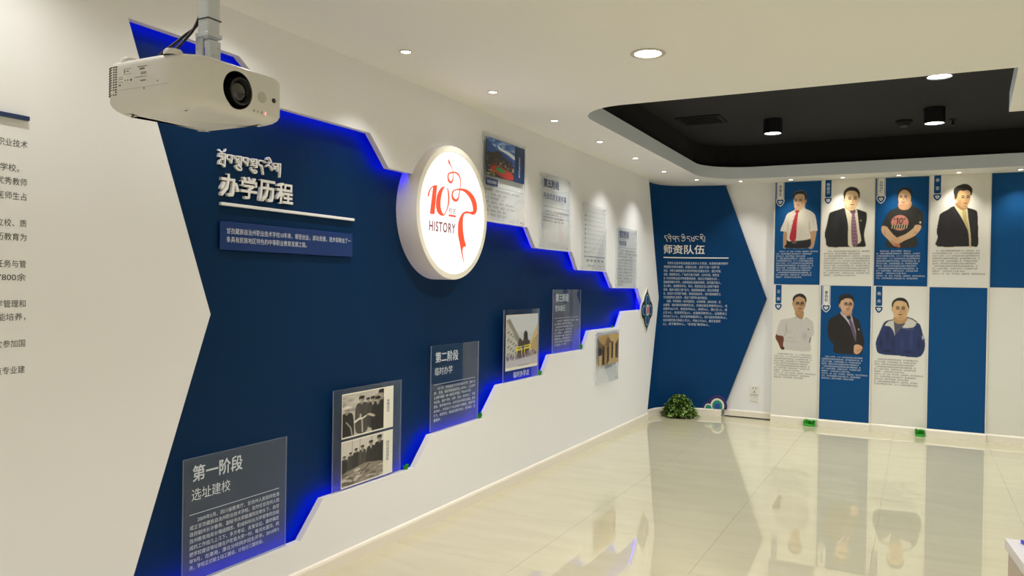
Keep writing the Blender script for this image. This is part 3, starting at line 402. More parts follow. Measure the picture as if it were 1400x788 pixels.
LOGO_STROKES = [[(4.0799,2.2568,4.085,2.258),(4.0798,2.2526,4.0879,2.2545),(4.0794,2.2484,4.0909,2.251),(4.0791,2.2441,4.0938,2.2476),(4.0794,2.2399,4.0965,2.2444),(4.0808,2.2361,4.0988,2.2416),(4.0832,2.2331,4.1005,2.2391),(4.0863,2.2308,4.1017,2.2368),(4.09,2.2288,4.1029,2.2343),(4.0939,2.2269,4.1047,2.2315),(4.0982,2.2242,4.1073,2.2282),(4.1034,2.221,4.1111,2.2245),(4.1093,2.2175,4.1157,2.2205),(4.1154,2.2137,4.1208,2.2161),(4.121,2.2095,4.1258,2.2113),(4.1257,2.2046,4.13,2.206),(4.1293,2.199,4.1336,2.2001),(4.1323,2.1925,4.1369,2.1936),(4.1347,2.1857,4.1398,2.1868),(4.1364,2.1789,4.1421,2.18),(4.1375,2.1727,4.1438,2.1737),(4.1378,2.167,4.1445,2.1679),(4.1374,2.1616,4.1445,2.1623),(4.1363,2.1564,4.144,2.1569),(4.1348,2.1515,4.1431,2.1518),(4.1328,2.1467,4.1422,2.1468),(4.1303,2.142,4.1411,2.1419),(4.1272,2.1374,4.1398,2.1369),(4.1238,2.1332,4.1381,2.1322),(4.1203,2.1297,4.1361,2.1277),(4.1171,2.1271,4.1336,2.1238),(4.1144,2.1255,4.1304,2.1203),(4.1122,2.1247,4.1263,2.117),(4.1112,2.1247,4.1207,2.1141),(4.1114,2.125,4.1135,2.112),(4.112,2.1252,4.1059,2.1113),(4.1109,2.1253,4.0992,2.112),(4.1084,2.1257,4.0933,2.1136),(4.1052,2.1265,4.088,2.1159),(4.1019,2.1278,4.0834,2.119),(4.0988,2.1297,4.0797,2.1227),(4.0955,2.1327,4.077,2.1272),(4.092,2.1368,4.0748,2.1324),(4.0889,2.1415,4.0732,2.138),(4.0866,2.1462,4.0723,2.1436),(4.0857,2.1505,4.0721,2.1488),(4.0861,2.1545,4.0728,2.1537),(4.0876,2.1585,4.0742,2.1586),(4.0899,2.1624,4.0765,2.1634),(4.0928,2.1657,4.0796,2.168),(4.0958,2.1681,4.084,2.1722),(4.0989,2.1698,4.0898,2.1759),(4.1028,2.1711,4.0965,2.1787),(4.1078,2.1724,4.1035,2.1809),(4.1138,2.1737,4.1103,2.1826),(4.1205,2.1752,4.1171,2.1842),(4.1276,2.1768,4.1245,2.1858),(4.135,2.1785,4.1329,2.1874),(4.1426,2.18,4.1417,2.1888),(4.1499,2.1811,4.1507,2.1898),(4.1566,2.1816,4.1595,2.1903),(4.1632,2.1815,4.1678,2.1904),(4.1696,2.1809,4.1761,2.1901),(4.1756,2.1799,4.1843,2.1893),(4.1813,2.1786,4.1923,2.1878),(4.1868,2.1769,4.1996,2.1855),(4.1924,2.1747,4.206,2.1823),(4.1982,2.172,4.2117,2.1785),(4.2039,2.1687,4.2168,2.1741),(4.209,2.165,4.2211,2.1693),(4.2133,2.1607,4.2247,2.1641),(4.2168,2.1558,4.2275,2.1586),(4.2195,2.1505,4.2297,2.1526),(4.2216,2.1446,4.2312,2.1463),(4.223,2.1382,4.2321,2.1395),(4.2237,2.1312,4.2324,2.1323),(4.2236,2.1236,4.2321,2.1244),(4.2227,2.1154,4.231,2.1159),(4.2211,2.1066,4.2294,2.1071),(4.2191,2.0976,4.2275,2.098),(4.2169,2.0884,4.2256,2.0888),(4.2146,2.0785,4.2235,2.0789),(4.2119,2.0679,4.221,2.0682),(4.2089,2.0574,4.2185,2.0576),(4.2055,2.0477,4.2159,2.0477),(4.2017,2.0397,4.2134,2.0394),(4.1976,2.0336,4.2112,2.0327),(4.1931,2.029,4.2091,2.027),(4.1886,2.0257,4.2066,2.0222),(4.1843,2.0232,4.2036,2.0178),(4.1805,2.0214,4.1997,2.0139),(4.1778,2.0206,4.1944,2.0101),(4.1763,2.0205,4.1874,2.0069),(4.1755,2.0207,4.1794,2.0047),(4.1743,2.0209,4.1715,2.0037),(4.1724,2.021,4.1642,2.0036),(4.1695,2.0211,4.1571,2.0043),(4.1657,2.0214,4.1501,2.0058),(4.1617,2.022,4.1434,2.0081),(4.1578,2.0229,4.1372,2.0112),(4.1543,2.0243,4.1323,2.0151),(4.1505,2.0267,4.1287,2.0195),(4.1465,2.0302,4.126,2.0245),(4.1429,2.0342,4.1241,2.0299),(4.1402,2.0385,4.123,2.0355),(4.1388,2.0427,4.1228,2.0409),(4.1388,2.0472,4.1235,2.0463),(4.14,2.0521,4.1249,2.052),(4.1422,2.0569,4.1271,2.0577),(4.1451,2.0612,4.1305,2.0632),(4.1484,2.0646,4.1354,2.0683),(4.1521,2.0673,4.142,2.0726),(4.1571,2.0699,4.1497,2.076),(4.1633,2.0722,4.1579,2.0787),(4.1704,2.0744,4.1661,2.081),(4.178,2.0764,4.1744,2.0832),(4.1858,2.0779,4.1831,2.0853),(4.194,2.0791,4.1924,2.0872),(4.2027,2.08,4.2019,2.089),(4.2117,2.0806,4.2118,2.0906),(4.221,2.081,4.2216,2.092),(4.2306,2.0813,4.2317,2.0934),(4.2402,2.0814,4.2423,2.0949),(4.2495,2.0811,4.2538,2.0961),(4.2583,2.0805,4.266,2.0969),(4.2666,2.0792,4.2785,2.0969),(4.275,2.0774,4.291,2.0961),(4.2836,2.075,4.3037,2.0949),(4.2922,2.0722,4.3164,2.093),(4.3006,2.069,4.3291,2.0904),(4.3088,2.0654,4.3414,2.087),(4.3173,2.0613,4.3536,2.0829),(4.326,2.0567,4.3655,2.0781),(4.3346,2.0516,4.3771,2.0727),(4.3426,2.0463,4.388,2.0667),(4.3497,2.041,4.398,2.0602),(4.356,2.0354,4.4068,2.0532),(4.362,2.0292,4.4145,2.0457),(4.3675,2.0228,4.4211,2.0381),(4.3725,2.0163,4.4267,2.0304),(4.3767,2.0102,4.4313,2.0229),(4.38,2.0044,4.435,2.0155),(4.3826,1.9987,4.4375,2.008),(4.3847,1.9929,4.439,2.0007),(4.3863,1.9873,4.4397,1.9939),(4.3876,1.982,4.4398,1.9873),(4.3885,1.9771,4.4393,1.981),(4.3888,1.9725,4.438,1.9748),(4.3888,1.9682,4.436,1.9689),(4.3886,1.9642,4.4332,1.9635),(4.3886,1.9609,4.4295,1.9582),(4.3887,1.9585,4.4244,1.9534),(4.3886,1.9563,4.4183,1.9494),(4.3878,1.9536,4.4124,1.9466),(4.386,1.9503,4.4071,1.9445),(4.3844,1.9468,4.4021,1.9423)],[(3.8726,2.0061,3.8582,2.0056),(3.8733,2.0107,3.8593,2.0101),(3.8739,2.0152,3.8603,2.0146),(3.8745,2.0197,3.8613,2.0193),(3.8755,2.024,3.8628,2.0241),(3.877,2.0284,3.8649,2.029),(3.8792,2.0331,3.8677,2.034),(3.8819,2.038,3.8709,2.0391),(3.885,2.0428,3.8746,2.0443),(3.8885,2.0474,3.8788,2.0494),(3.8926,2.0518,3.8838,2.0542),(3.8973,2.0558,3.8896,2.0588),(3.903,2.0597,3.8962,2.063),(3.9092,2.0636,3.903,2.0669),(3.9158,2.0676,3.9097,2.0707),(3.9222,2.0716,3.9162,2.0746)],[(4.0428,2.085,4.0461,2.0825),(4.0363,2.0833,4.0414,2.0791),(4.0298,2.0821,4.0368,2.076),(4.0224,2.0803,4.0331,2.0732),(4.014,2.0771,4.0303,2.0702),(4.0056,2.0723,4.0274,2.0662),(3.9971,2.0661,4.0236,2.0605),(3.9884,2.0589,4.0193,2.0535),(3.9798,2.0507,4.0151,2.0458),(3.9718,2.0419,4.0113,2.0379),(3.9652,2.0326,4.0082,2.0301),(3.9601,2.0229,4.0056,2.022),(3.9562,2.0128,4.0031,2.0131),(3.9534,2.0025,4.001,2.0038),(3.9513,1.9925,3.9994,1.9946),(3.9499,1.983,3.9984,1.986),(3.9492,1.9738,3.9981,1.9779),(3.9492,1.9646,3.9984,1.9698),(3.9501,1.9559,3.9992,1.9622),(3.9517,1.9476,4.0004,1.9551),(3.9542,1.9399,4.002,1.9489),(3.9576,1.9328,4.004,1.9437),(3.962,1.9265,4.0065,1.9391),(3.9672,1.9208,4.0094,1.935),(3.9731,1.916,4.0123,1.9312),(3.9797,1.9118,4.0151,1.9277),(3.9874,1.9083,4.0178,1.9246),(3.9961,1.9056,4.0206,1.9215),(4.0052,1.9037,4.0235,1.9187),(4.0144,1.9028,4.0263,1.9166),(4.0231,1.9028,4.0286,1.9151),(4.0309,1.9039,4.0307,1.9142),(4.0378,1.9059,4.033,1.9136),(4.0435,1.9088,4.0363,1.9138),(4.0481,1.9123,4.0408,1.9154),(4.0527,1.9167,4.0459,1.9186),(4.0581,1.9222,4.0515,1.9237),(4.0643,1.9291,4.0573,1.9303),(4.0707,1.9368,4.0628,1.9379),(4.0768,1.945,4.0678,1.946),(4.082,1.9532,4.072,1.9539),(4.0862,1.9613,4.0754,1.9618),(4.09,1.9698,4.0781,1.97),(4.0932,1.9785,4.0802,1.9784),(4.0957,1.9875,4.0818,1.987),(4.0975,1.9965,4.0829,1.9957),(4.0986,2.0059,4.0836,2.0047),(4.099,2.0156,4.0837,2.0141),(4.0987,2.0253,4.0833,2.0235),(4.0977,2.0347,4.0826,2.0327),(4.0961,2.0436,4.0816,2.0413),(4.0937,2.0517,4.0801,2.0492),(4.0904,2.0593,4.0781,2.0567),(4.0867,2.0664,4.0758,2.064),(4.0828,2.0734,4.0734,2.0713),(4.0792,2.0805,4.0711,2.0787)]]
LOGO_POLYS = [[(3.9164,2.0763),(3.9583,2.0827),(3.9331,1.9051),(3.8852,1.9035)],[(4.3934,1.9402),(4.4088,1.965),(4.35,1.956),(4.3078,1.9561),(4.2666,1.9444),(4.2317,1.9148),(4.2095,1.876),(4.2058,1.8335),(4.2101,1.7915),(4.2298,1.7449),(4.2542,1.6823),(4.287,1.6204),(4.2665,1.6828),(4.2657,1.7095),(4.2817,1.7263),(4.3065,1.7302),(4.2843,1.7746),(4.2684,1.8217),(4.2626,1.8747),(4.2675,1.9178),(4.2875,1.9382),(4.3398,1.9443)]]
LOGO_TEXT = [[(3.8778,1.8517),(4.1725,1.8742),(3.8793,1.7986),(4.1743,1.8129)],[(4.0914,1.9575),(4.1797,1.9657),(4.093,1.9033),(4.1814,1.908)]]

# ================================================================== ROOM SHELL
XL, XR, YB, YF = -2.65, 4.0, -3.0, 9.13
# floor: tiles 0.83 m on a grout bed
floor = struct(obj('floor', box(-2.85, XR+.1, YB-.1, 9.2, -.08, -.004), M['grout']))
P = .8275; J = .0006
xs = [-2.85] + [(-.206)+P*k for k in range(-3, 6)] + [XR]
xs = sorted(x for x in xs if -2.85 <= x <= XR)
ys = [YB] + [8.62-P*k for k in range(14, -1, -1)] + [9.13]
ys = sorted(y for y in ys if YB <= y <= 9.13)
tm = {}
for a0, a1 in zip(xs, xs[1:]):
    for b0, b1 in zip(ys, ys[1:]):
        if a1-a0 < .02 or b1-b0 < .02: continue
        key = (round(a1-a0, 3), round(b1-b0, 3))
        if key not in tm:
            hx, hy = (a1-a0)/2-J, (b1-b0)/2-J
            me = bpy.data.meshes.new('tile'); bm = box(-hx, hx, -hy, hy, -.01, 0, .0002, 1); bm.to_mesh(me); bm.free(); me.materials.append(M['tile']); tm[key] = me
        t = bpy.data.objects.new('tile', tm[key]); COL.objects.link(t); t.parent = floor; t.location = ((a0+a1)/2, (b0+b1)/2, 0)

# ceiling with the sunken black opening
def arc(cx, cy, r, a0, a1, n=10): return [(cx+r*math.cos(math.radians(a0+(a1-a0)*i/n)), cy+r*math.sin(math.radians(a0+(a1-a0)*i/n))) for i in range(n+1)]
hole = arc(-1.72, 5.16, .36, 270, 180, 12) + arc(-1.60, 8.12, .50, 180, 90, 14) + [(3.3, 8.62), (3.3, 5.98), (.50, 5.98), (.44, 4.81)]
fz = lambda z0: (lambda u, v, n=0: (u, v, z0+n))
ceiling = struct(obj('ceiling', slab([(-2.8, YB-.1), (XR+.1, YB-.1), (XR+.1, 9.25), (-2.8, 9.25)], [hole], fz(CEIL), 0, .125, mi=0, side=1), [M['ceil'], M['lip']]))
hole2 = [(x-.04 if x < 0 else x+.04, y+(.04 if y > 7 else -.04)) for x, y in hole]
bm = bmesh.new()
for i in range(len(hole2)):
    (ax, ay), (bx_, by_) = hole2[i], hole2[(i+1) % len(hole2)]
    bm.faces.new([bm.verts.new(p) for p in ((ax, ay, CEIL+.12), (bx_, by_, CEIL+.12), (bx_, by_, 3.03), (ax, ay, 3.03))])
obj('ceiling_upstand', bm, M['blackwall'], ceiling)
obj('sunken_ceiling', box(-2.4, 3.6, 4.5, 8.9, 3.03, 3.08), M['black'], ceiling)

# left wall: blue backing board, white cladding with a stepped cut-out, led strips behind its edge
D = .035
LC, LR = (4.154, 1.930), .417        # lamp drum centre and radius on the wall
def on_circle(a): return (LC[0]+(LR+.002)*math.cos(math.radians(a)), LC[1]+(LR+.002)*math.sin(math.radians(a)))
upper = [(1.923, 2.472), (2.462, 2.472), (2.712, 2.298), (3.383, 2.300), (3.556, 2.132)]
a1_ = math.degrees(math.acos(-math.sqrt(LR**2-.2**2)/LR)); 
circ = [on_circle(a) for a in np.linspace(180-math.degrees(math.asin(.2/LR)), -math.degrees(math.asin(.005/LR)), 26)]
upper2 = [(5.31, 1.925), (5.457, 1.774), (6.178, 1.774), (6.314, 1.621), (7.017, 1.621), (7.206, 1.464), (7.967, 1.464), (8.185, 1.232)]
lower = [(7.516, 1.229), (7.372, 1.075), (6.613, 1.075), (6.481, .914), (5.762, .918), (5.629, .766), (4.895, .766), (4.67, .562), (4.025, .552), (3.857, .385), (3.05, .392), (2.891, .222), (1.932, .222)]
cut = upper + circ + upper2 + lower + [(2.327, 1.346)]
wall_left = struct(obj('wall_left', slab([(YB, 0), (8.345, 0), (8.726, 1.357), (8.279, CEIL), (YB, CEIL)], [cut], LW(XL), -D, 0, mi=0, side=1), [M['wall'], M['edge']]))
obj('blue_backing', box(-2.745, -2.73, 1.6, 8.15, .08, 2.6), M['blue'], wall_left)
obj('wall_core', box(-2.80, -2.75, YB, 9.2, 0, CEIL), M['wall'], wall_left)
# closing frame between cladding and core around the blue field (keeps the hollow dark)
bm = bmesh.new()
def led(path, off):
    for (a, b2) in zip(path, path[1:]):
        d = Vector((b2[0]-a[0], b2[1]-a[1])); L = d.length; d /= L; nrm = Vector((-d.y, d.x))*off
        p0 = Vector(a)+nrm; p1 = Vector(b2)+nrm; h = nrm.normalized()*.004
        vs = []
        for x in (-2.697, -2.687):
            for p in (p0-h, p1-h, p1+h, p0+h): vs.append(bm.verts.new((x, p.x, p.y)))
        for f in ((0, 1, 2, 3), (4, 7, 6, 5), (0, 4, 5, 1), (1, 5, 6, 2), (2, 6, 7, 3), (3, 7, 4, 0)): bm.faces.new([vs[i] for i in f])
led(upper + [(3.80, 2.132)], .02)
led([(4.56, 1.925)] + upper2, .02)
led([(8.185, 1.229)] + lower, .02)
bmesh.ops.recalc_face_normals(bm, faces=bm.faces)
obj('led_strip', bm, M['led'], wall_left)

def base_profile(path, z0=0, h=.08, t=.015, closed=False):
    """skirting board following a path of (x, y); the room is on its right hand side"""
    bm = bmesh.new(); prof = [(0, z0), (t, z0), (t, z0+h-.016), (t*.75, z0+h-.006), (t*.35, z0+h), (0, z0+h)]
    rings = []
    for i, p in enumerate(path):
        a = Vector(path[max(i-1, 0)]); b2 = Vector(path[min(i+1, len(path)-1)]); d = (b2-a).normalized(); n = Vector((d.y, -d.x))
        rings.append([bm.verts.new((p[0]+n.x*q, p[1]+n.y*q, z)) for q, z in prof])
    for a, b2 in zip(rings, rings[1:]):
        for k in range(len(prof)-1): bm.faces.new((a[k], a[k+1], b2[k+1], b2[k]))
    bm.faces.new(rings[0]); bm.faces.new(rings[-1][::-1]); bmesh.ops.recalc_face_normals(bm, faces=bm.faces); return bm
struct(obj('baseboard_left', base_profile([(XL, YB), (XL, 8.372)]), M['base']))

# far wall: plain wall, five to eight shallow columns, curved blue corner board
wall_far = struct(obj('wall_far', box(-2.8, XR, YF, 9.2, 0, CEIL), M['wall']))
cb = [-1.44, -.943, -.430, .088, .615, 1.13, 1.65, 2.17, 2.69]
for i, (a, b2) in enumerate(zip(cb, cb[1:])):
    y = 9.03 if i % 2 == 0 else 9.0
    obj('wall_column', box(a, b2, y, YF, 0, CEIL, .002, 1), M['cell'], wall_far)
    struct(obj('baseboard_far', base_profile([(a+(.0 if i % 2 else 0), y), (b2, y)]), M['base']))
struct(obj('baseboard_far', base_profile([(-1.97, YF), (-1.442, YF)], z0=.012, h=.072), M['base']))
struct(obj('shadow_strip', box(-1.96, -1.442, YF-.012, YF, 0, .012), M['rubber']))  # dark strip painting in the shade under the raised skirting
struct(obj('baseboard_far', base_profile([(p.x, p.y) for p in CV if p.x < -1.975 or p.y < 9]), M['base']))

# walls outside the frame
struct(obj('wall_right', box(XR, XR+.1, YB, 9.2, 0, CEIL), M['wall']))
struct(obj('wall_back', box(-2.8, XR+.1, YB-.1, YB, 0, CEIL), M['wall']))

# curved blue section board of the corner
bm = bmesh.new(); T_ = -.028
def zlim(s):
    if s <= 1.465: return .08, CEIL-.004
    top = CEIL-.004 + (1.365-CEIL+.004)*(s-1.465)/(1.941-1.465)
    return (.08 if s <= 1.486 else .08+(1.365-.08)*(s-1.486)/(1.941-1.486)), top
ss = [x for x in np.linspace(0.25, 1.465, 56)] + [1.486] + list(np.linspace(1.5, 1.941, 14))
cols = []
for s in ss:
    z0, z1 = zlim(s); cols.append([bm.verts.new(CW(s, z, n)) for n in (0, T_) for z in (z0, z1)])
for a, b2 in zip(cols, cols[1:]):
    f = bm.faces.new((a[0], b2[0], b2[1], a[1])); bm.faces.new((a[2], a[3], b2[3], b2[2]))
    bm.faces.new((a[0], a[2], b2[2], b2[0])).material_index = 1; bm.faces.new((a[1], b2[1], b2[3], a[3])).material_index = 1
bmesh.ops.remove_doubles(bm, verts=bm.verts, dist=1e-5); bmesh.ops.recalc_face_normals(bm, faces=bm.faces)
board = thing('section_board', 'tall blue pointed wall board in the curved far corner, titled for the teaching staff', 'wall board', (CW(1.2, 0, 0)[0], CW(1.2, 0, 0)[1], .08))
smooth(obj('board', bm, [M['boardblue'], M['navybar']], board), 50)
writing('title_lettering', '师资队伍', (.760, 1.245, 1.868, 1.975), CW, M['letter'], board, n=.001, depth=.006, bold=.012)
obj('tibetan_lettering', ribbon(TIB_TWO, CW, .001, .005), M['letter'], board)
bm = bmesh.new(); k = 16
for i in range(k):
    s0 = .756+(1.512-.756)*i/k; s1 = .756+(1.512-.756)*(i+1)/k
    vs = [bm.verts.new(CW(s, z, n)) for s in (s0, s1) for z in (1.819, 1.831) for n in (.0005, .006)]
    for f in ((0, 1, 3, 2), (4, 6, 7, 5), (0, 4, 5, 1), (2, 3, 7, 6), (1, 5, 7, 3)): bm.faces.new([vs[q] for q in f])
obj('underline', bm, M['letter'], board)
para = ['　　师资队伍是学校发展最宝贵的人才资源，也是推动教育教学', '质量提升的根本保障。自建校以来，坚持“引进一培养”相', '结合，专职与兼职相互补充的师资队伍建设方针，通过考调、', '招录、聘请等方式，广纳四方英才投奔、壮大队伍，制定出', '台《甘孜州职业技术学校教师进修、培训工作激励办法》，',
 '鼓励教师提升学历，全面提高队伍整体素质，坚持国内育人，', '送人海外，发挥教育专长、特长，推进班主任人校青干教师', '培养，推进“高层工程”发力，选拔两组组织，岗位足够服', '务，促成为“双师型”制度，积极创造条件，逐步提高教职工', '文化程度和生活条件，保证了教师队伍的稳定。',
 '　　目前，学校拥有一支师德高尚、业务精湛、结构合理、实', '业雄厚、相对稳定的教师队伍。在编在册在岗教师255人，专', '业教师165人中，高级讲师36人，讲师54人，博士生1人，硕', '士生14人，在读研究生6人，全国模范教师3人，全国教育工', '作先进个人1人，四川省特级教师2人，四川省优秀教师4人，', '甘孜州康巴英才高级人才2人，中级人才24人，康巴名教师', '5人，骨干教师47人，“双师型”教师86人。']
def paragraph(name, lines, fit, f, m, parent, n=.001, bold=0, full=None, indent=True):
    """lines of print, each stretched to its share of the block width; one mesh"""
    u0, u1, v0, v1 = fit; k = len(lines); pitch = (v1-v0)/k; cw = max(len(x) for x in lines) if full is None else full
    bms = bmesh.new()
    for i, t in enumerate(lines):
        b = t.lstrip('　'); lead = len(t)-len(b)
        if not b: continue
        me = text_mesh(b, bold); co = np.empty(len(me.vertices)*3); me.vertices.foreach_get('co', co); co = co.reshape(-1, 3)
        x0, x1 = co[:, 0].min(), co[:, 0].max(); y0 = -.12; y1 = .88
        L = len(b); wd = (u1-u0)*(min(L, cw-lead)/cw); a = u0+(u1-u0)*lead/cw
        if L+lead >= cw-2: wd = u1-a
        top = v1-pitch*i; h = pitch*.74
        for v in me.vertices:
            u = a+(v.co.x-x0)/(x1-x0)*wd; vv = top-h+(v.co.y-y0)/(y1-y0)*h; v.co = f(u, vv, n)
        bms.from_mesh(me); bpy.data.meshes.remove(me)
    return obj(name, bms, m, parent)
paragraph('staff_text', para, (.766, 1.508, 1.022, 1.778), CW, M['print_grey'], board)
# cloud motif at the foot of the board
def cloud(sc, n, m, nm, rc=1.0):
    c0, c1 = (1.318, .085, .047), (1.418, .118, .078)
    bm = bmesh.new(); n_ = 26
    for (cx, cz, r) in (c0, c1):
        r = r*sc; pts = [(cx+r*math.cos(2*math.pi*i/n_), max(.082, cz+r*1.12*math.sin(2*math.pi*i/n_))) for i in range(n_)]
        slab(pts, [], CW, 0, n, bm)
    return obj(nm, bm, m, motif)
motif = thing('cloud_motif', 'small purple, white and green cloud motif low on the curved blue board', 'wall ornament', (CW(1.4, 0, 0)[0], CW(1.4, 0, 0)[1], .082))
cloud(1.42, .003, M['c_purple'], 'purple_border'); cloud(1.1, .005, M['o_black'], 'black_outline'); cloud(1.0, .007, M['o_white'], 'white_ring')
cloud(.74, .009, M['c_green'], 'green_ring'); obj('blue_centre', slab([(1.418+.033*math.cos(2*math.pi*i/26), max(.082, .112+.037*math.sin(2*math.pi*i/26))) for i in range(26)], [], CW, 0, .011), M['c_blue'], motif)

# ================================================================== LAMPS
def spot(name, parent, loc, power, col, size=1.9, blend=.7, r=.03, rot=None):
    l = bpy.data.lights.new(name, 'SPOT'); l.energy = power; l.color = col; l.spot_size = size; l.spot_blend = blend; l.shadow_soft_size = r
    o = bpy.data.objects.new(name, l); COL.objects.link(o); o.parent = parent
    o.location = Vector(loc)-world_loc(parent)
    if rot: o.rotation_euler = rot
    return o
def downlight(x, y, r, power, col, glow, label, group, size=1.9, blend=.7, z=CEIL):
    t = thing('ceiling_downlight', label, 'downlight', (x, y, z), group)
    bm = bmesh.new(); lathe(bm, (x, y, z), [(r*1.32, 0), (r*1.34, -.003), (r*1.2, -.006), (r*1.02, -.004), (r, -.001)])
    smooth(obj('trim_ring', bm, M['trim'], t))
    bm = bmesh.new(); lathe(bm, (x, y, z), [(r, -.0015), (r*.7, -.004), (r*.35, -.0055), (.001, -.006)])
    smooth(obj('lamp_lens', bm, glow, t))
    spot('lamp_light', t, (x, y, z-.012), power, col, size, blend, r*.8)
    return t
ordn = ['nearest', 'second', 'third', 'fourth', 'fifth', 'sixth']
for i, y in enumerate([3.248, 4.157, 5.066, 5.958, 6.855, 7.765]):
    downlight(-2.326, y, .024, P_ROW, NEUT, M['glow_small'], 'small round downlight beside the left wall, %s from the projector' % ordn[i], 'downlights along the left wall', 1.8, 1.0)
for y, lb in ((2.34, 'just above the top of the picture'), (1.43, 'above the black wall text'), (.52, 'beside the viewer'), (-.4, 'first behind the viewer'), (-1.4, 'last behind the viewer')):
    downlight(-2.326, y, .024, P_ROW*.4, NEUT, M['glow_small'], 'small round downlight beside the left wall, '+lb, 'downlights along the left wall', 2.6, 1.0)
fx = [(-2.179, 8.50), (-1.764, 8.79), (-1.242, 8.83), (-.726, 8.845), (-.20, 8.86), (.333, 8.86), (.843, 8.85)]
fl = ['above the hidden left end of the curved blue board', 'above the right part of the curved blue board', 'above the man with the red tie', 'above the man in the black suit and chequered tie', 'above the man in the black T-shirt', 'above the man with the yellow tie', 'above the plain blue panel at the right edge']
for (x, y), lb in zip(fx, fl):
    downlight(x, y, .022, P_FAR, WARM, M['glow_small'], 'small round downlight '+lb, 'downlights along the far wall', 1.75, 1.0)
for x, lb in ((1.37, 'first'), (1.9, 'second'), (2.43, 'third'), (2.96, 'fourth')):
    downlight(x, 8.85, .022, P_FAR, WARM, M['glow_small'], 'small round downlight of the far row, %s beyond the right picture edge' % lb, 'downlights of the far wall row outside the picture', 1.75, 1.0)
downlight(-1.227, 3.784, .066, P_BIG, (1, .98, .94), M['glow_warm'], 'large warm round downlight in the open white ceiling', None, 2.5, .9)
for x, y, lb in ((1.2, 3.784, 'right of the visible one'), (-.25, .8, 'in front of the wall text'), (1.2, 1.2, 'above the right of the viewer'), (-1.227, -1.4, 'behind the viewer on the left'), (1.2, -1.4, 'behind the viewer on the right'), (3.2, 2.5, 'near the right wall')):
    downlight(x, y, .066, P_BIG, (1, .98, .94), M['glow_warm'], 'large warm round downlight outside the picture, '+lb, 'large downlights outside the picture', 2.5, .9)
def pendant(x, y, label):
    t = thing('surface_spotlight', label, 'spotlight', (x, y, 3.03), 'black cylinder spotlights in the sunken ceiling'); r = .083
    bm = bmesh.new(); lathe(bm, (x, y, 3.03), [(.001, 0), (r, 0), (r, -.126), (r-.004, -.13), (r-.01, -.13), (r-.012, -.11)], 40)
    smooth(obj('can', bm, M['black_gloss'], t))
    bm = bmesh.new(); lathe(bm, (x, y, 3.03), [(r-.0115, -.122), (r*.5, -.1285), (.001, -.130)], 40)
    smooth(obj('lamp_lens', bm, M['glow_cool'], t))
    spot('lamp_light', t, (x, y, 2.89), P_PEND, COOL, 2.3, .8, .06)
pendant(-1.205, 7.40, 'black cylinder spotlight on the sunken ceiling, left of the two whole ones')
pendant(.093, 7.46, 'black cylinder spotlight on the sunken ceiling, right of the two whole ones')
pendant(.097, 5.84, 'black cylinder spotlight half hidden behind the near edge of the sunken ceiling')
pendant(1.6, 7.43, 'black cylinder spotlight outside the right of the picture')

t = thing('ceiling_vent', 'black square air vent on the sunken ceiling', 'air vent', (-1.80, 7.14, 3.03))
bm = bmesh.new()
for a, b2, c, d in ((-2.0, -1.6, 6.98, 7.01), (-2.0, -1.6, 7.29, 7.32), (-2.0, -1.97, 7.01, 7.29), (-1.63, -1.6, 7.01, 7.29)): bx(bm, a, b2, c, d, 3.016, 3.03)
obj('vent_frame', bm, M['blackwall'], t)
for k in range(6): obj('slat', box(-1.96, -1.64, 7.03+k*.044, 7.045+k*.044, 3.012, 3.026), M['blackwall'], t)
t = thing('smoke_detector', 'round black smoke detector on the sunken ceiling left of the right spotlight', 'smoke detector', (-.145, 7.9, 3.03))
bm = bmesh.new(); lathe(bm, (-.145, 7.9, 3.03), [(.001, 0), (.07, 0), (.07, -.02), (.05, -.03), (.045, -.045), (.001, -.05)]); smooth(obj('detector_body', bm, M['blackwall'], t))
bm = bmesh.new(); lathe(bm, (-.145, 7.9, 3.03), [(.05, -.03), (.03, -.058), (.001, -.06)]); smooth(obj('sensor_cap', bm, M['black_gloss'], t))
t = thing('sprinkler_head', 'tiny black sprinkler head on the sunken ceiling right of the right spotlight', 'sprinkler', (.245, 8.0, 3.03))
bm = bmesh.new(); lathe(bm, (.245, 8.0, 3.03), [(.001, 0), (.035, 0), (.03, -.008), (.01, -.012), (.01, -.045), (.001, -.05)]); smooth(obj('sprinkler_stem', bm, M['blackwall'], t))
bm = bmesh.new(); lathe(bm, (.245, 8.0, 3.03), [(.001, -.05), (.022, -.05), (.022, -.054), (.001, -.054)]); obj('deflector', bm, M['black_gloss'], t)

# backlit round logo lamp
lx = -2.585
lamp = thing('logo_lamp', 'round backlit white drum lamp with an orange ribbon logo on the left wall', 'wall lamp', (-2.73, LC[0], LC[1]))
bm = bmesh.new(); lathe(bm, (0, LC[0], LC[1]), [(LR, -2.728), (LR, lx-.004), (LR-.003, lx)], 96, 'X'); smooth(obj('drum', bm, M['drum'], lamp))
bm = bmesh.new(); lathe(bm, (0, LC[0], LC[1]), [(LR-.003, lx), (.382, lx), (.380, lx-.006)], 96, 'X'); smooth(obj('front_ring', bm, M['drumring'], lamp), 30)
bm = bmesh.new(); lathe(bm, (0, LC[0], LC[1]), [(.381, lx-.005), (.2, lx-.005), (.001, lx-.005)], 96, 'X'); face = obj('lit_face', bm, M['lens_lit'], lamp)
fl_ = LW(lx-.005)
obj('ribbon_logo', ribbon([LOGO_STROKES[0]], fl_, .0008, .0016), M['orange'], lamp)
bm = ribbon(LOGO_STROKES[1:], fl_, .0008, .0016)
slab(LOGO_POLYS[0], [], fl_, .0008, .0018, bm); obj('number_ten', bm, M['orange'], lamp)
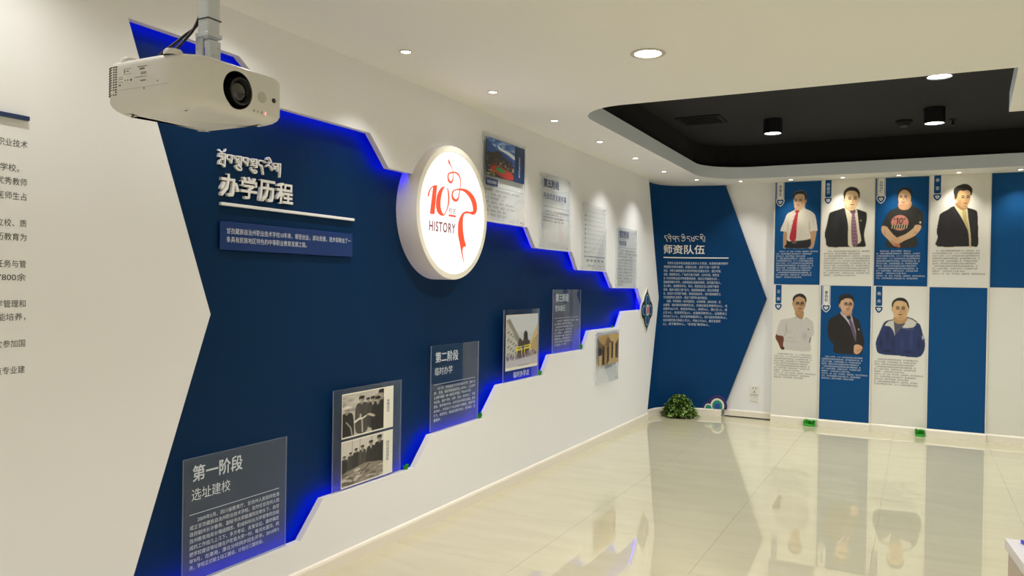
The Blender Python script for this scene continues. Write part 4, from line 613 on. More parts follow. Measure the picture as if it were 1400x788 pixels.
obj('ribbon_tail', slab([(p.x, p.y) for p in catmull([(a, b, 0) for a, b in LOGO_POLYS[1]], 3, True)], [], fl_, .0008, .0020), M['orange'], lamp)
writing('history_lettering', 'HISTORY', (3.879, 4.173, 1.803, 1.864), fl_, M['redink'], lamp, n=.001, spacing=1.15, bold=.012)
writing('small_lettering', '校史', (4.094, 4.180, 1.925, 1.962), fl_, M['redink'], lamp, n=.001)
obj('small_bar', sheet(rect(4.094, 4.180, 1.906, 1.918), fl_, .001), M['orange'], lamp)

# ================================================================== LETTERING ON THE LEFT WALL
bl = LW(-2.73)
tt = thing('wall_title', 'raised white title in Tibetan and Chinese on the blue field, over a long white bar', 'wall lettering', (-2.73, 2.43, 1.82))
u = 2.427
for ch, (a, b2) in zip('办学历程', [(2.427, 2.531), (2.543, 2.640), (2.652, 2.752), (2.764, 2.872)]):
    writing('character', ch, (a, b2, 1.861, 1.962), bl, M['letter'], tt, n=.001, depth=.016, bold=.022, res=2)
obj('tibetan_lettering', ribbon(TIB_ONE, bl, .001, .013), M['letter'], tt)
obj('underline_bar', box(-2.729, -2.712, 2.432, 3.341, 1.820, 1.834, .003, 2), M['letter'], tt)
t = thing('introduction_plate', 'long low blue acrylic plate with two lines of text under the wall title', 'acrylic plate', (-2.73, 2.43, 1.626))
obj('blue_sheet', box(-2.722, -2.714, 2.430, 3.330, 1.626, 1.750, .0015, 1), M['intro'], t)
for y in (2.445, 3.315):
    for z in (1.64, 1.736):
        bm = bmesh.new(); cyl(bm, (-2.73, y, z), (1, 0, 0), .004, .008, 12); obj('standoff', bm, M['plastic2'], t)
paragraph('plate_text', ['甘孜藏族自治州职业技术学校10年来，艰苦创业，滚动发展，逐步探索出了一', '条具有民族地区特色的中等职业教育发展之路。'], (2.464, 3.312, 1.648, 1.724), LW(-2.714), M['print_grey'], t, bold=0)

lw = LW(XL)
t = obj('blue_header_bar', box(XL+.0005, XL+.014, .7, 1.557, 2.013, 2.028, .002, 1), M['navybar'])
tag(t, 'thin dark blue raised bar high on the white wall at the left edge', 'bar')
t = thing('wall_text', 'black Chinese wall text running off the left edge of the picture', 'wall text', (XL, 1.4, 1.17))
LT = [(1.934, '　甘孜藏族自治州职业技术'), (1.852, '国家级重点建设学校。　'), (1.808, '雪域高原上的育人优秀教师'), (1.760, '来自十八个县的医师生占'), (1.671, '确立了质量立校、质'), (1.625, '发展与学历教育为'),
      (1.536, '社会各项任务与管'), (1.492, '在校学生7800余'), (1.404, '强化教学管理和'), (1.360, '注重技能培养，'), (1.272, '学生多次参加国'), (1.184, '设重点专业建')]
for z, s_ in LT:
    s2 = s_.rstrip('　'); ur = 1.557 if s2 == s_ else 1.531
    wch = .0245*len(s2.lstrip('　')); writing('text_line', s2.lstrip('　'), (ur-wch, ur, z-.0125, z+.0125), lw, M['print_dark'], t, n=.0006)

# ================================================================== ACRYLIC PLATES
RT = .0
def plate(label, y0, y1, z0, z1, xf, group, on_white=False, th=.008, foot=True):
    t = thing('acrylic_plate', label, 'acrylic plate', (xf-th/2, (y0+y1)/2, z0), group)
    bm = bmesh.new(); F = bx(bm, xf-th, xf, y0, y1, z0, z1)
    bmesh.ops.recalc_face_normals(bm, faces=bm.faces)
    for f in bm.faces:
        f.material_index = 1 if abs(f.normal.x) < .5 else (0 if f.normal.x > 0 else 2)
    obj('clear_sheet', bm, [M['acr_w'] if on_white else M['acr'], M['acr_edge_w'] if on_white else M['acr_edge'], M['acr_back']], t)
    return t, LW(xf)
body1 = ['　　2009年5月，四川省教育厅、甘孜州人民政府批准', '成立甘孜藏族自治州职业技术学校。在时任甘孜州人民', '政府副州长许春秀、副秘书长郑碧通同志牵头下，由甘', '孜州教育局局长嘎绒拥忠、职成科科长刘学君等同志组', '成的工作组几上几下，多方考证、反复论证，最终确定', '把学校建设地址建在泸定县大坝一村，毗邻大渡河。同', '年9月，在康南，康北分校同步招生开学。2010年3', '月，学校正式破土动工建设，计划分三期完成。']
body2 = ['　　2011年，学校租借泸定校区临时办学，面向“五', '明”、甘孜、康定等地招收学生八百余人，从业者专', '业设置与康区一体一体的办学思路，不断充实师资', '和设施，建校“学校、办学、实训，艰苦创业”，师生', '团结，教学秩序井然，初步形成中等职业规模，招生', '达200人，并开设六个专业和两个短期班，规模不断', '扩大，课堂规范，确保各项教学有序，教学相长，质', '量稳步。']
body3 = ['　　2012年9月，学校整体搬迁至新校区，设施完', '善、环境优美，学校办学条件得到改善', '。从此学校进入新的发展时期，教学设施', '齐备，实训设施完善，师生人数不断增', '加，办学规模扩大，培养质量逐步提高', '并坚持以服务为宗旨，以就业为导向，', '坚持德育为先，深入开展教学改革，并', '与州内外企业合作，开展订单培养，推', '动学校建设一步一个脚印。']
G1 = 'clear acrylic plates standing on the ledges of the blue field'
def titled(t, f, y0, z0, a, b2, body, tw=.27, sw=.205, z_=(.43, .5), big=M['print_grey'], small=M['print_grey'], bodym=M['print_grey']):
    writing('heading', a, (y0+.043, y0+.043+tw, z0+.424, z0+.492), f, big, t, bold=.014)
    writing('subheading', b2, (y0+.040, y0+.040+sw, z0+.345, z0+.395), f, big, t, bold=0)
    obj('rule_line', sheet(rect(y0+.030, y0+.54, z0+.287, z0+.2895), f, .0008), small, t)
    paragraph('body_text', body, (y0+.032, y0+.542, z0+.048, z0+.272), f, bodym, t, n=.0008, bold=0)
LX = -2.666
t, f = plate('lowest and nearest clear acrylic plate with white lettering, headed 第一阶段', 2.216, 2.806, .2225, .746, LX, G1)
titled(t, f, 2.216, .2225, '第一阶段', '选址建校', body1)
t, f = plate('clear acrylic plate with white lettering between two photograph plates, headed 第二阶段', 4.045, 4.630, .566, 1.097, LX, G1)
titled(t, f, 4.045, .566, '第二阶段', '临时办学', body2)
t, f = plate('farthest clear acrylic plate with white lettering on the ledges, headed 第三阶段', 5.846, 6.434, .923, 1.450, LX, G1)
titled(t, f, 5.846, .923, '第三阶段', '整体搬迁', body3)

# --- plate with two black and white photographs
t, f = plate('clear acrylic plate with two black and white group photographs one above the other', 3.139, 3.734, .394, .9235, LX, G1)
def card(parent, u0, u1, v0, v1, f, up, cap):
    c = obj('photo_card', slab(rect(u0, u1, v0, v1), [], f, .0004, .001), M['o_white'], parent)
    up.mesh('photograph', (u0+.004, u0+(u1-u0)*.80, v0+.008, v1-.006), f, .0016, c)
    n = len(cap); hh = (v1-v0)*(.075*n)
    for i, ch in enumerate(cap):
        pass
    writing('caption', '\n'.join(cap), (u1-.062, u1-.034, (v0+v1)/2-hh/2+.01, (v0+v1)/2+hh/2+.01), f, M['print_navy'], c, n=.0014, line=1.0)
def figure(p, x, y, s, coat, skin=(176, 164, 148), cap=None, shirt=None):
    """small standing figure of a printed photograph: coat, collar, neck, head, hair"""
    dk = (22, 21, 20)
    p.poly([(x-30*s, y+34*s), (x-12*s, y+20*s), (x+12*s, y+20*s), (x+30*s, y+34*s), (x+37*s, y+110*s), (x+30*s, y+210*s), (x-28*s, y+210*s), (x-37*s, y+110*s)], coat, 2)
    p.poly([(x-7*s, y+8*s), (x+7*s, y+8*s), (x+8*s, y+24*s), (x, y+34*s), (x-8*s, y+24*s)], tuple(v*.8 for v in skin), 2, sm=2)
    if shirt: p.poly([(x-7*s, y+24*s), (x+7*s, y+24*s), (x+1*s, y+58*s)], shirt, 2, sm=1)
    p.ell(x, y-2*s, 15*s, 19*s, skin, 2); p.blob(x+7*s, y+2*s, 7*s, 14*s, (96, 88, 80), .6)
    p.ell(x, y-14*s, 16*s, 10*s, cap or dk, 2); p.line([(x-14*s, y-12*s), (x-14*s, y-2*s)], 4*s, cap or dk, .9, True)
    p.line([(x-8*s, y-1*s), (x-3*s, y-1*s)], 3*s, (60, 52, 46), .8); p.line([(x+3*s, y-1*s), (x+8*s, y-1*s)], 3*s, (60, 52, 46), .8); p.line([(x-4*s, y+9*s), (x+4*s, y+9*s)], 2.5*s, (90, 70, 62), .8)
    p.line([(x-20*s, y+60*s), (x-22*s, y+130*s)], 5*s, tuple(min(255, v*1.6+14) for v in coat), .5); p.line([(x+2*s, y+40*s), (x+3*s, y+200*s)], 2.5*s, tuple(v*.5 for v in coat), .8)
def group_photo_a():
    p = Paint(250, 290, 190, (186, 180, 170))
    for i in range(46): p.blob(rng.uniform(0, 250), rng.uniform(0, 120), rng.uniform(10, 30), rng.uniform(6, 20), (212, 206, 198) if i % 2 else (120, 116, 110), .5)
    figure(p, 150, 62, .72, (92, 88, 82)); figure(p, 112, 50, 1.08, (70, 66, 62)); figure(p, 180, 64, .92, (60, 57, 54), shirt=(190, 184, 176)); figure(p, 238, 34, 1.4, (26, 25, 25)); figure(p, 212, 74, 1.1, (30, 29, 28))
    figure(p, 24, 104, 1.15, (30, 29, 28), cap=(214, 208, 198)); p.line([(2, 92), (48, 90)], 8, (218, 212, 202), 1, True, 2)
    p.poly([(64, 196), (96, 176), (118, 178), (142, 166), (144, 174), (118, 190), (98, 190), (70, 208)], (226, 220, 210), 2, sm=1)
    p.poly([(142, 164), (160, 158), (186, 172), (196, 186), (184, 190), (160, 176)], (188, 176, 162), 2, sm=2); p.poly([(100, 150), (110, 150), (112, 176), (98, 178)], (180, 168, 154), 2, sm=1)
    p.line([(22, 190), (48, 232), (56, 284)], 8, (160, 154, 146), 1, True, 3); p.line([(114, 196), (118, 278)], 9, (176, 170, 160), 1, True, 3)
    p.noise(8); return p
def group_photo_b():
    p = Paint(250, 290, 190, (190, 184, 174)); p.poly([(0, 0), (250, 0), (250, 60), (0, 90)], (204, 198, 188), 8)
    for x in (60, 105, 175): p.line([(x, 0), (x-2, 80)], 3, (120, 114, 106), .8, True)
    for x, y, s, c_ in ((14, 100, .50, (40, 39, 38)), (50, 86, .52, (60, 58, 55)), (82, 70, .58, (44, 42, 41)), (120, 62, .64, (70, 67, 63)), (172, 48, .80, (38, 37, 36)), (226, 30, .98, (32, 31, 30))):
        figure(p, x, y, s, c_, (160, 148, 134), shirt=(196, 190, 182) if s in (.8, .64) else None)
    p.poly([(0, 212), (70, 186), (140, 170), (190, 180), (250, 200), (250, 290), (0, 290)], (136, 126, 114), 6)
    for i in range(34): p.ell(rng.uniform(10, 240), rng.uniform(196, 285), rng.uniform(8, 26), rng.uniform(4, 12), [(206, 198, 186), (166, 158, 144), (84, 78, 70)][i % 3], 3, .75)
    p.line([(110, 232), (164, 186)], 6, (40, 38, 36), 1, True, 2); p.noise(8); return p
card(t, 3.203, 3.652, .662, .899, f, group_photo_a(), '考察选定')
card(t, 3.203, 3.652, .400, .648, f, group_photo_b(), '研究规划建校')

# --- building photograph
t, f = plate('clear acrylic plate with a colour photograph of a school yard and white caption below', 4.992, 5.580, .7675, 1.300, LX, G1)
p = Paint(290, 330, 150, (196, 200, 204))
p.poly([(0, 0), (290, 0), (290, 120), (0, 100)], (204, 208, 212), 8, sm=1)
p.poly([(0, 30), (40, 60), (110, 190), (100, 330), (0, 330)], (188, 186, 178), 3, sm=1); p.poly([(0, 30), (30, 20), (120, 150), (110, 200), (60, 110)], (140, 134, 122), 3, sm=1)
for r_ in range(4):
    for c_ in range(4): p.line([(14+c_*22, 110+r_*46+c_*14), (26+c_*22, 104+r_*46+c_*14)], 12, (120, 122, 126), .8, True)
p.poly([(105, 200), (120, 150), (150, 170), (165, 120), (185, 118), (200, 170), (215, 180), (215, 330), (105, 330)], (64, 54, 46), 4); p.ell(175, 135, 18, 28, (38, 34, 32), 4)
p.poly([(215, 190), (290, 60), (290, 330), (210, 330)], (206, 182, 124), 3, sm=1)
for r_ in range(6):
    for c_ in range(4): p.line([(226+c_*17, 200+r_*22-c_*14), (236+c_*17, 192+r_*22-c_*16)], 8, (120, 104, 76), .8, True)
p.poly([(90, 205), (220, 196), (222, 222), (88, 232)], (224, 206, 60), 2, sm=1); p.ell(150, 214, 16, 12, (70, 96, 160), 2)
p.line([(102, 216), (128, 214)], 7, (40, 40, 40), .8, True); p.line([(172, 211), (206, 208)], 7, (40, 40, 40), .8, True)
for x in (96, 140, 166, 212): p.line([(x, 218), (x, 268)], 7, (226, 206, 60), 1, True)
for i in range(60): x = rng.uniform(0, 290); p.ell(x, 258+rng.uniform(-10, 22)+ (150-x)*.05, 4, 12, [(120, 104, 156), (90, 80, 120), (70, 52, 60), (160, 150, 180)][i % 4], 2, .9)
p.poly([(0, 290), (290, 268), (290, 330), (0, 330)], (190, 186, 196), 8, sm=1); p.noise(6)
cd = obj('photo_card', slab(rect(5.020, 5.556, .850, 1.262), [], f, .0004, .001), M['o_white'], t)
p.mesh('photograph', (5.024, 5.552, .872, 1.258), f, .0016, cd)
writing('caption', '临时办学点', (5.150, 5.410, .788, .836), f, M['print_grey'], t, bold=.01)

# --- plates mounted on the white cladding
UX = -2.628; G2 = 'clear acrylic plates mounted on the white wall'
def standoffs(t, y0, y1, z0, z1):
    for y in (y0+.02, y1-.02):
        for z in (z0+.02, z1-.02):
            bm = bmesh.new(); cyl(bm, (XL, y, z), (1, 0, 0), .005, UX-.008-XL, 12); obj('standoff', bm, M['plastic2'], t)
t, f = plate('clear acrylic plate with campus photograph and list of posts, right of logo lamp', 4.575, 5.216, 1.930, 2.526, UX, G2, True)
standoffs(t, 4.575, 5.216, 1.930, 2.526)
p = Paint(264, 300, 170, (60, 100, 170))
for i in range(30): p.blob(rng.uniform(0, 264), rng.uniform(0, 60), rng.uniform(14, 40), rng.uniform(6, 16), (226, 232, 242) if i % 3 else (40, 84, 170), .6)
p.poly([(0, 20), (60, 55), (110, 90), (150, 80), (210, 120), (264, 150), (264, 210), (0, 190)], (44, 78, 140), 5); p.poly([(100, 40), (140, 60), (200, 66), (264, 90), (264, 120), (200, 96), (150, 82), (110, 70)], (226, 230, 238), 4)
p.poly([(0, 130), (60, 110), (110, 84), (150, 120), (264, 190), (264, 300), (0, 300)], (54, 52, 46), 4)
for i in range(90): p.ell(rng.uniform(0, 264), rng.uniform(140, 240), rng.uniform(3, 9), rng.uniform(3, 8), [(180, 168, 140), (70, 66, 58), (112, 104, 86), (30, 34, 30), (150, 60, 50)][i % 5], 2, .85)
p.poly([(40, 225), (90, 205), (170, 222), (240, 245), (250, 290), (180, 298), (80, 270), (40, 250)], (168, 52, 44), 3); p.poly([(78, 226), (110, 216), (165, 232), (170, 252), (120, 258), (84, 242)], (52, 120, 58), 3)
for k in range(4): p.line([(90+k*20, 222+k*4), (94+k*20, 250+k*2)], 3, (90, 160, 80), .8, True)
for i in range(30): p.ell(rng.uniform(0, 80), rng.uniform(250, 298), 4, 4, [(220, 200, 80), (200, 190, 180), (90, 130, 80)][i % 3], 2, .9)
p.noise(5)
cd = obj('photo_card', slab(rect(4.618, 5.200, 2.236, 2.498), [], f, .0004, .001), M['navybar'], t)
p.mesh('photograph', (4.620, 5.040, 2.238, 2.496), f, .0016, cd)
writing('vertical_caption', '\n'.join('甘孜职业学校全景'), (5.105, 5.128, 2.275, 2.425), f, M['print_white'], cd, n=.0014, line=1.0)
tg = obj('list_tab', slab(rect(4.618, 4.790, 2.170, 2.218), [], f, .0004, .0009), M['print_navy'], t)
writing('tab_lettering', '历任领导', (4.635, 4.772, 2.182, 2.206), f, M['print_white'], tg, n=.0012)
obj('rule_line', sheet(rect(4.618, 5.20, 2.165, 2.167), f, .0008), M['print_mid'], t)
paragraph('post_lettering', ['党总支书记　　中国职业技术学校书记　2011.3-2015.8', '书　记　职务职务　副书记　2015.9', '校　长　教育局副局长　2010.3', '副校长　教务职务　副校长　2010.9-2016.7', '副　书记　学校职务　副校长　2011.3-2018.5', '副校长　学校职务　副校长　2016.9', '工　会　学校职务　副校长　2011.8'], (4.606, 5.17, 1.950, 2.150), f, M['print_mid'], t, full=34)
t, f = plate('clear acrylic plate headed 第五阶段 in dark blue, above the step right of the campus photograph', 5.498, 6.088, 1.778, 2.372, UX, G2, True)
standoffs(t, 5.498, 6.088, 1.778, 2.372)
writing('heading', '第五阶段', (5.540, 5.835, 2.262, 2.332), f, M['print_navy'], t, bold=.02)
writing('subheading', '开启优质发展序幕', (5.538, 5.985, 2.170, 2.220), f, M['print_navy'], t, bold=.006)
obj('rule_line', sheet(rect(5.53, 6.06, 2.112, 2.1145), f, .0008), M['print_mid'], t)
paragraph('body_text', ['　　2018年11月，学校“五年规划制”启动运行。', '入校、建档与职业技能大赛和教，千年，立', '创中国特色国家级示范人文校区为发展的规', '划特色经济加以深入，为康，为教，专技向。'], (5.535, 6.055, 1.985, 2.085), f, M['print_dark'], t, bold=0)
t, f = plate('clear acrylic plate with a ruled chart of ten lines, dark blue base line', 6.368, 6.942, 1.626, 2.216, UX, G2, True)
standoffs(t, 6.368, 6.942, 1.626, 2.216)
bm = bmesh.new()
for k in range(1, 11): sheet(rect(6.43, 6.90, 1.745+.0405*k, 1.7463+.0405*k), f, .0008, bm)
obj('grid_lines', bm, M['print_mid'], t)
obj('base_line', sheet(rect(6.43, 6.91, 1.744, 1.750), f, .0009), M['print_navy'], t)
bm = bmesh.new()
for k in range(10): sheet(rect(6.412, 6.426, 1.738+.0405*(k+.0), 1.752+.0405*k), f, .0008, bm)
for k in range(5):
    for q in range(3): sheet(rect(6.46+.09*k+.02*q, 6.472+.09*k+.02*q, 1.702, 1.722), f, .0008, bm)
obj('axis_numbers', bm, M['print_mid'], t)
writing('legend_lettering', '— 招生人数　— 毕业人数', (6.44, 6.90, 1.655, 1.675), f, M['print_mid'], t)
obj('data_line', ribbon([[(x, z-.001, x, z+.001) for x, z in ((6.47, 1.775), (6.56, 1.80), (6.66, 1.82), (6.76, 1.90), (6.86, 1.96))]], f, .0004, .0008), M['print_mid'], t)
t, f = plate('clear acrylic plate headed 第四阶段 in dark blue, rightmost on the upper white wall', 7.255, 7.850, 1.468, 2.067, UX, G2, True)
standoffs(t, 7.255, 7.850, 1.468, 2.067)
writing('heading', '第四阶段', (7.305, 7.585, 1.962, 2.040), f, M['print_navy'], t, bold=.02)
writing('subheading', '快速发展', (7.300, 7.510, 1.888, 1.936), f, M['print_navy'], t, bold=.008)
obj('rule_line', sheet(rect(7.29, 7.83, 1.868, 1.8705), f, .0008), M['print_mid'], t)
paragraph('body_text', ['　　2013年，学校建设基本完成，办学', '　规模扩大，教学设施完善，专业设置', '并入全州职业教育体系，学校面向', '，以“双师型”队伍带动专业提升', '建校以来，办学规模，教学，实训', '管理，德育，教研，一年一个台阶', '推动发展，以特色专业引领，服务', '地方经济，培养技能型人才，入学', '人数年年上升，就业率，升学率，', '稳步提升，社会影响不断扩大，成', '为州内职教的龙头，校企合作深入', '稳步前行。'], (7.285, 7.825, 1.480, 1.850), f, M['print_mid'], t, bold=0)
t, f = plate('clear acrylic plate with a sepia photograph, low on the white wall beside the pointed end', 6.757, 7.338, .562, 1.052, UX, G2, True)
standoffs(t, 6.757, 7.338, .562, 1.052)
p = Paint(190, 320, 120, (150, 122, 76))
p.poly([(0, 0), (190, 0), (190, 120), (0, 140)], (168, 138, 86), 8, sm=1); p.poly([(0, 60), (50, 110), (90, 20), (140, 100), (190, 60), (190, 160), (0, 170)], (112, 86, 52), 10)
p.poly([(90, 20), (150, 0), (190, 30), (150, 110)], (186, 158, 102), 8)
for x, y, w2, c_ in ((6, 150, 22, (196, 166, 104)), (34, 130, 20, (38, 28, 18)), (56, 120, 18, (150, 120, 72)), (78, 140, 20, (60, 46, 30)), (98, 100, 24, (176, 146, 92)), (120, 88, 14, (30, 22, 14)), (136, 110, 22, (190, 160, 104)), (160, 120, 14, (40, 30, 20)), (174, 130, 16, (120, 94, 58))):
    p.poly([(x, y), (x+w2, y-12), (x+w2, 320), (x, 320)], c_, 3, sm=1)
    for k in range(5): p.line([(x+2, y+16+k*26), (x+w2-2, y+10+k*26)], 3, (60, 44, 28), .5, True)
p.poly([(90, 300), (130, 262), (190, 280), (190, 320), (90, 320)], (176, 150, 104), 4); p.poly([(0, 130), (26, 140), (30, 200), (0, 210)], (36, 28, 20), 6); p.noise(6)
p.mesh('photograph', (6.790, 7.332, .736, 1.020), f, .0012, t)
writing('caption', '入驻新校区', (6.960, 7.150, .694, .722), f, M['print_navy'], t)

# ================================================================== ORNAMENT AT THE POINTED END OF THE WALL
oc = (8.262, 1.225)
orn = thing('lozenge_ornament', 'black and blue lobed ornament with red centre on the pointed end of the white wall', 'wall ornament', (XL, oc[0], 1.0))
def lobed(k):
    r = [(0, .232), (.016, .198), (.050, .172), (.088, .135), (.112, .098), (.150, .082), (.186, .048), (.198, 0), (.186, -.048), (.150, -.082), (.112, -.098), (.088, -.135), (.050, -.172), (.016, -.198), (0, -.232)]
    r = r + [(-a, b2) for a, b2 in r[-2:0:-1]]
    out = []
    for a, b2 in r:
        L = math.hypot(a, b2); out.append((oc[0]+a*(L+k)/L, oc[1]+b2*(L+k)/L))
    return [(q.x, q.y) for q in catmull([(a, b2, 0) for a, b2 in out], 3, True)]
obj('white_border', slab(lobed(.018), [], lw, .0005, .010), M['o_white'], orn)
obj('black_body', slab(lobed(0), [], lw, .0102, .014), M['o_black'], orn)
def oval(cx, cz, rx, rz, n=28): return [(oc[0]+cx+rx*math.cos(2*math.pi*i/n), oc[1]+cz+rz*math.sin(2*math.pi*i/n)) for i in range(n)]
for (cx, cz, rx, rz) in ((0, .105, .062, .066), (0, -.105, .062, .066), (.106, 0, .066, .056), (-.106, 0, .066, .056)):
    e = obj('petal', slab(oval(cx, cz, rx, rz), [], lw, .0142, .0165), M['o_teal'], orn); obj('petal_centre', slab(oval(cx, cz, rx*.76, rz*.80), [], lw, .0167, .0185), M['o_blue'], e)
e = obj('heart', slab(oval(0, 0, .046, .060), [], lw, .0187, .0205), M['o_white'], orn); obj('red_centre', slab(oval(0, 0, .028, .045), [], lw, .0207, .0222), M['o_red'], e)

# ================================================================== PROFILE BOARDS ON THE FAR WALL
SK, SK2, SKD = (222, 184, 144), (200, 156, 112), (150, 104, 72)
HR = (26, 22, 20)
def face(p, cx, cy, rx, ry, sk, turn=0, glasses=False, brow=HR, smile=0, dark=None):
    """eyes, brows, nose and mouth on a head already filled in"""
    dk = dark or (70, 44, 32)
    p.blob(cx+rx*.55, cy+ry*.1, rx*.5, ry*.8, SKD, .28); p.blob(cx, cy+ry*.9, rx*.9, ry*.25, SKD, .35); p.blob(cx-rx*.2, cy-ry*.3, rx*.5, ry*.4, (255, 236, 206), .12)
    ex = rx*.42; ey = cy-ry*.08
    for s in (-1, 1):
        x = cx+turn+s*ex
        p.line([(x-rx*.17, ey), (x, ey-ry*.02), (x+rx*.17, ey)], ry*.12, dk, .95); p.line([(x-rx*.22, ey-ry*.17), (x, ey-ry*.23), (x+rx*.22, ey-ry*.17)], ry*.095, brow, .9)
        if glasses: p.line([(x-rx*.3, ey-ry*.1), (x+rx*.3, ey-ry*.1), (x+rx*.3, ey+ry*.14), (x-rx*.3, ey+ry*.14), (x-rx*.3, ey-ry*.1)], ry*.05, (60, 56, 56), .9)
    p.line([(cx+turn+rx*.03, ey), (cx+turn+rx*.1, cy+ry*.28), (cx+turn-rx*.1, cy+ry*.31)], ry*.075, SKD, .8)
    p.line([(cx+turn-rx*.28, cy+ry*.52), (cx+turn, cy+ry*(.53+smile)), (cx+turn+rx*.28, cy+ry*.52)], ry*.11, (140, 62, 54), .95)
    p.line([(cx+turn-rx*.16, cy+ry*.64), (cx+turn+rx*.16, cy+ry*.64)], ry*.05, SKD, .4)
def man1():
    p = Paint(488, 788, 110, (216, 208, 190), 0)
    for P_ in ([(90, 575), (84, 660), (86, 745), (116, 745), (132, 680), (122, 585)], [(355, 580), (350, 650), (345, 745), (392, 745), (415, 640), (420, 565)]): p.poly(P_, (198, 152, 112), 1.5)
    p.poly([(130, 660), (120, 700), (113, 745), (345, 745), (358, 650), (250, 660)], (24, 25, 30)); p.ell(200, 690, 26, 10, (120, 106, 84), 1.5)
    p.poly([(200, 290), (198, 345), (232, 368), (292, 335), (300, 285)], SK2)
    p.poly([(205, 352), (160, 372), (118, 398), (92, 465), (56, 552), (62, 572), (122, 583), (126, 664), (180, 676), (356, 655), (358, 592), (382, 574), (432, 570), (432, 552), (414, 440), (398, 400), (360, 368), (310, 346), (292, 322), (262, 350), (235, 366), (215, 360)], (224, 216, 200))
    for a, b2, c, d, o_ in ((350, 520, 14, 80, .35), (130, 520, 12, 70, .3), (270, 560, 60, 90, .15), (390, 480, 14, 70, .25), (230, 480, 12, 120, .2)): p.blob(a, b2, c, d, (150, 140, 122), o_)
    p.line([(122, 583), (128, 490)], 4, (160, 150, 132), .6); p.line([(357, 590), (350, 480)], 4, (160, 150, 132), .6)
    p.ell(310, 262, 11, 22, SK2); p.poly([(188, 215), (184, 262), (190, 300), (206, 334), (236, 350), (270, 338), (298, 302), (306, 250), (302, 205), (262, 188), (215, 192)], SK)
    p.poly([(186, 252), (180, 200), (194, 174), (225, 160), (268, 158), (302, 176), (317, 215), (312, 252), (302, 252), (298, 218), (284, 196), (240, 190), (206, 199), (194, 222)], HR)
    face(p, 240, 268, 52, 72, SK, -8); p.line([(200, 352), (232, 384), (292, 336)], 4, (170, 160, 145), .8)
    p.poly([(203, 364), (245, 361), (234, 386), (212, 386)], (150, 24, 42)); p.poly([(214, 386), (233, 386), (222, 500), (216, 648), (184, 678), (150, 648), (165, 560), (190, 450)], (186, 34, 52))
    for k in range(7): p.line([(160+k*3, 640-k*42), (214, 610-k*42)], 4, (150, 24, 40), .5)
    return p
def man2():
    p = Paint(510, 788, 110, (235, 226, 205), 0)
    p.poly([(240, 335), (180, 350), (105, 375), (84, 402), (64, 500), (42, 600), (55, 660), (85, 733), (300, 733), (455, 733), (456, 680), (446, 600), (468, 480), (468, 395), (430, 372), (375, 352), (345, 350)], (28, 28, 31), sm=3)
    p.poly([(243, 328), (260, 400), (283, 520), (286, 715), (340, 733), (392, 702), (420, 668), (400, 560), (378, 400), (366, 350), (330, 368), (290, 365), (262, 335)], (240, 228, 196), sm=2)
    p.poly([(250, 290), (255, 340), (320, 370), (350, 350), (350, 290)], (216, 174, 124))
    p.ell(238, 252, 9, 22, SK2); p.poly([(245, 190), (241, 250), (250, 310), (276, 346), (320, 363), (356, 340), (382, 280), (389, 220), (380, 178), (330, 150), (270, 158)], (240, 204, 154))
    p.poly([(236, 236), (231, 180), (250, 145), (290, 122), (340, 124), (380, 150), (397, 195), (391, 236), (382, 230), (378, 195), (350, 166), (300, 158), (262, 170), (250, 200), (245, 236)], HR)
    face(p, 318, 252, 62, 92, SK, 4); p.line([(245, 335), (275, 400), (318, 370), (352, 400), (368, 352)], 4, (190, 176, 140), .8)
    p.poly([(300, 366), (355, 361), (346, 396), (322, 398)], (96, 62, 84)); p.poly([(322, 396), (346, 394), (370, 540), (385, 700), (352, 733), (326, 700), (315, 540)], (140, 98, 122))
    for k in range(9):
        for j in range(3): p.ell(330+j*17-k*.5+(k % 2)*6, 420+k*34, 3.4, 5, (214, 190, 200), 1.2, .9)
    p.line([(243, 335), (228, 420), (286, 560)], 4, (58, 58, 62), .8); p.line([(372, 355), (402, 440), (408, 560)], 4, (58, 58, 62), .8)
    p.blob(150, 500, 40, 120, (56, 56, 60), .5); p.ell(412, 467, 7, 8, (220, 180, 110)); p.halo(7, (236, 228, 208)); return p
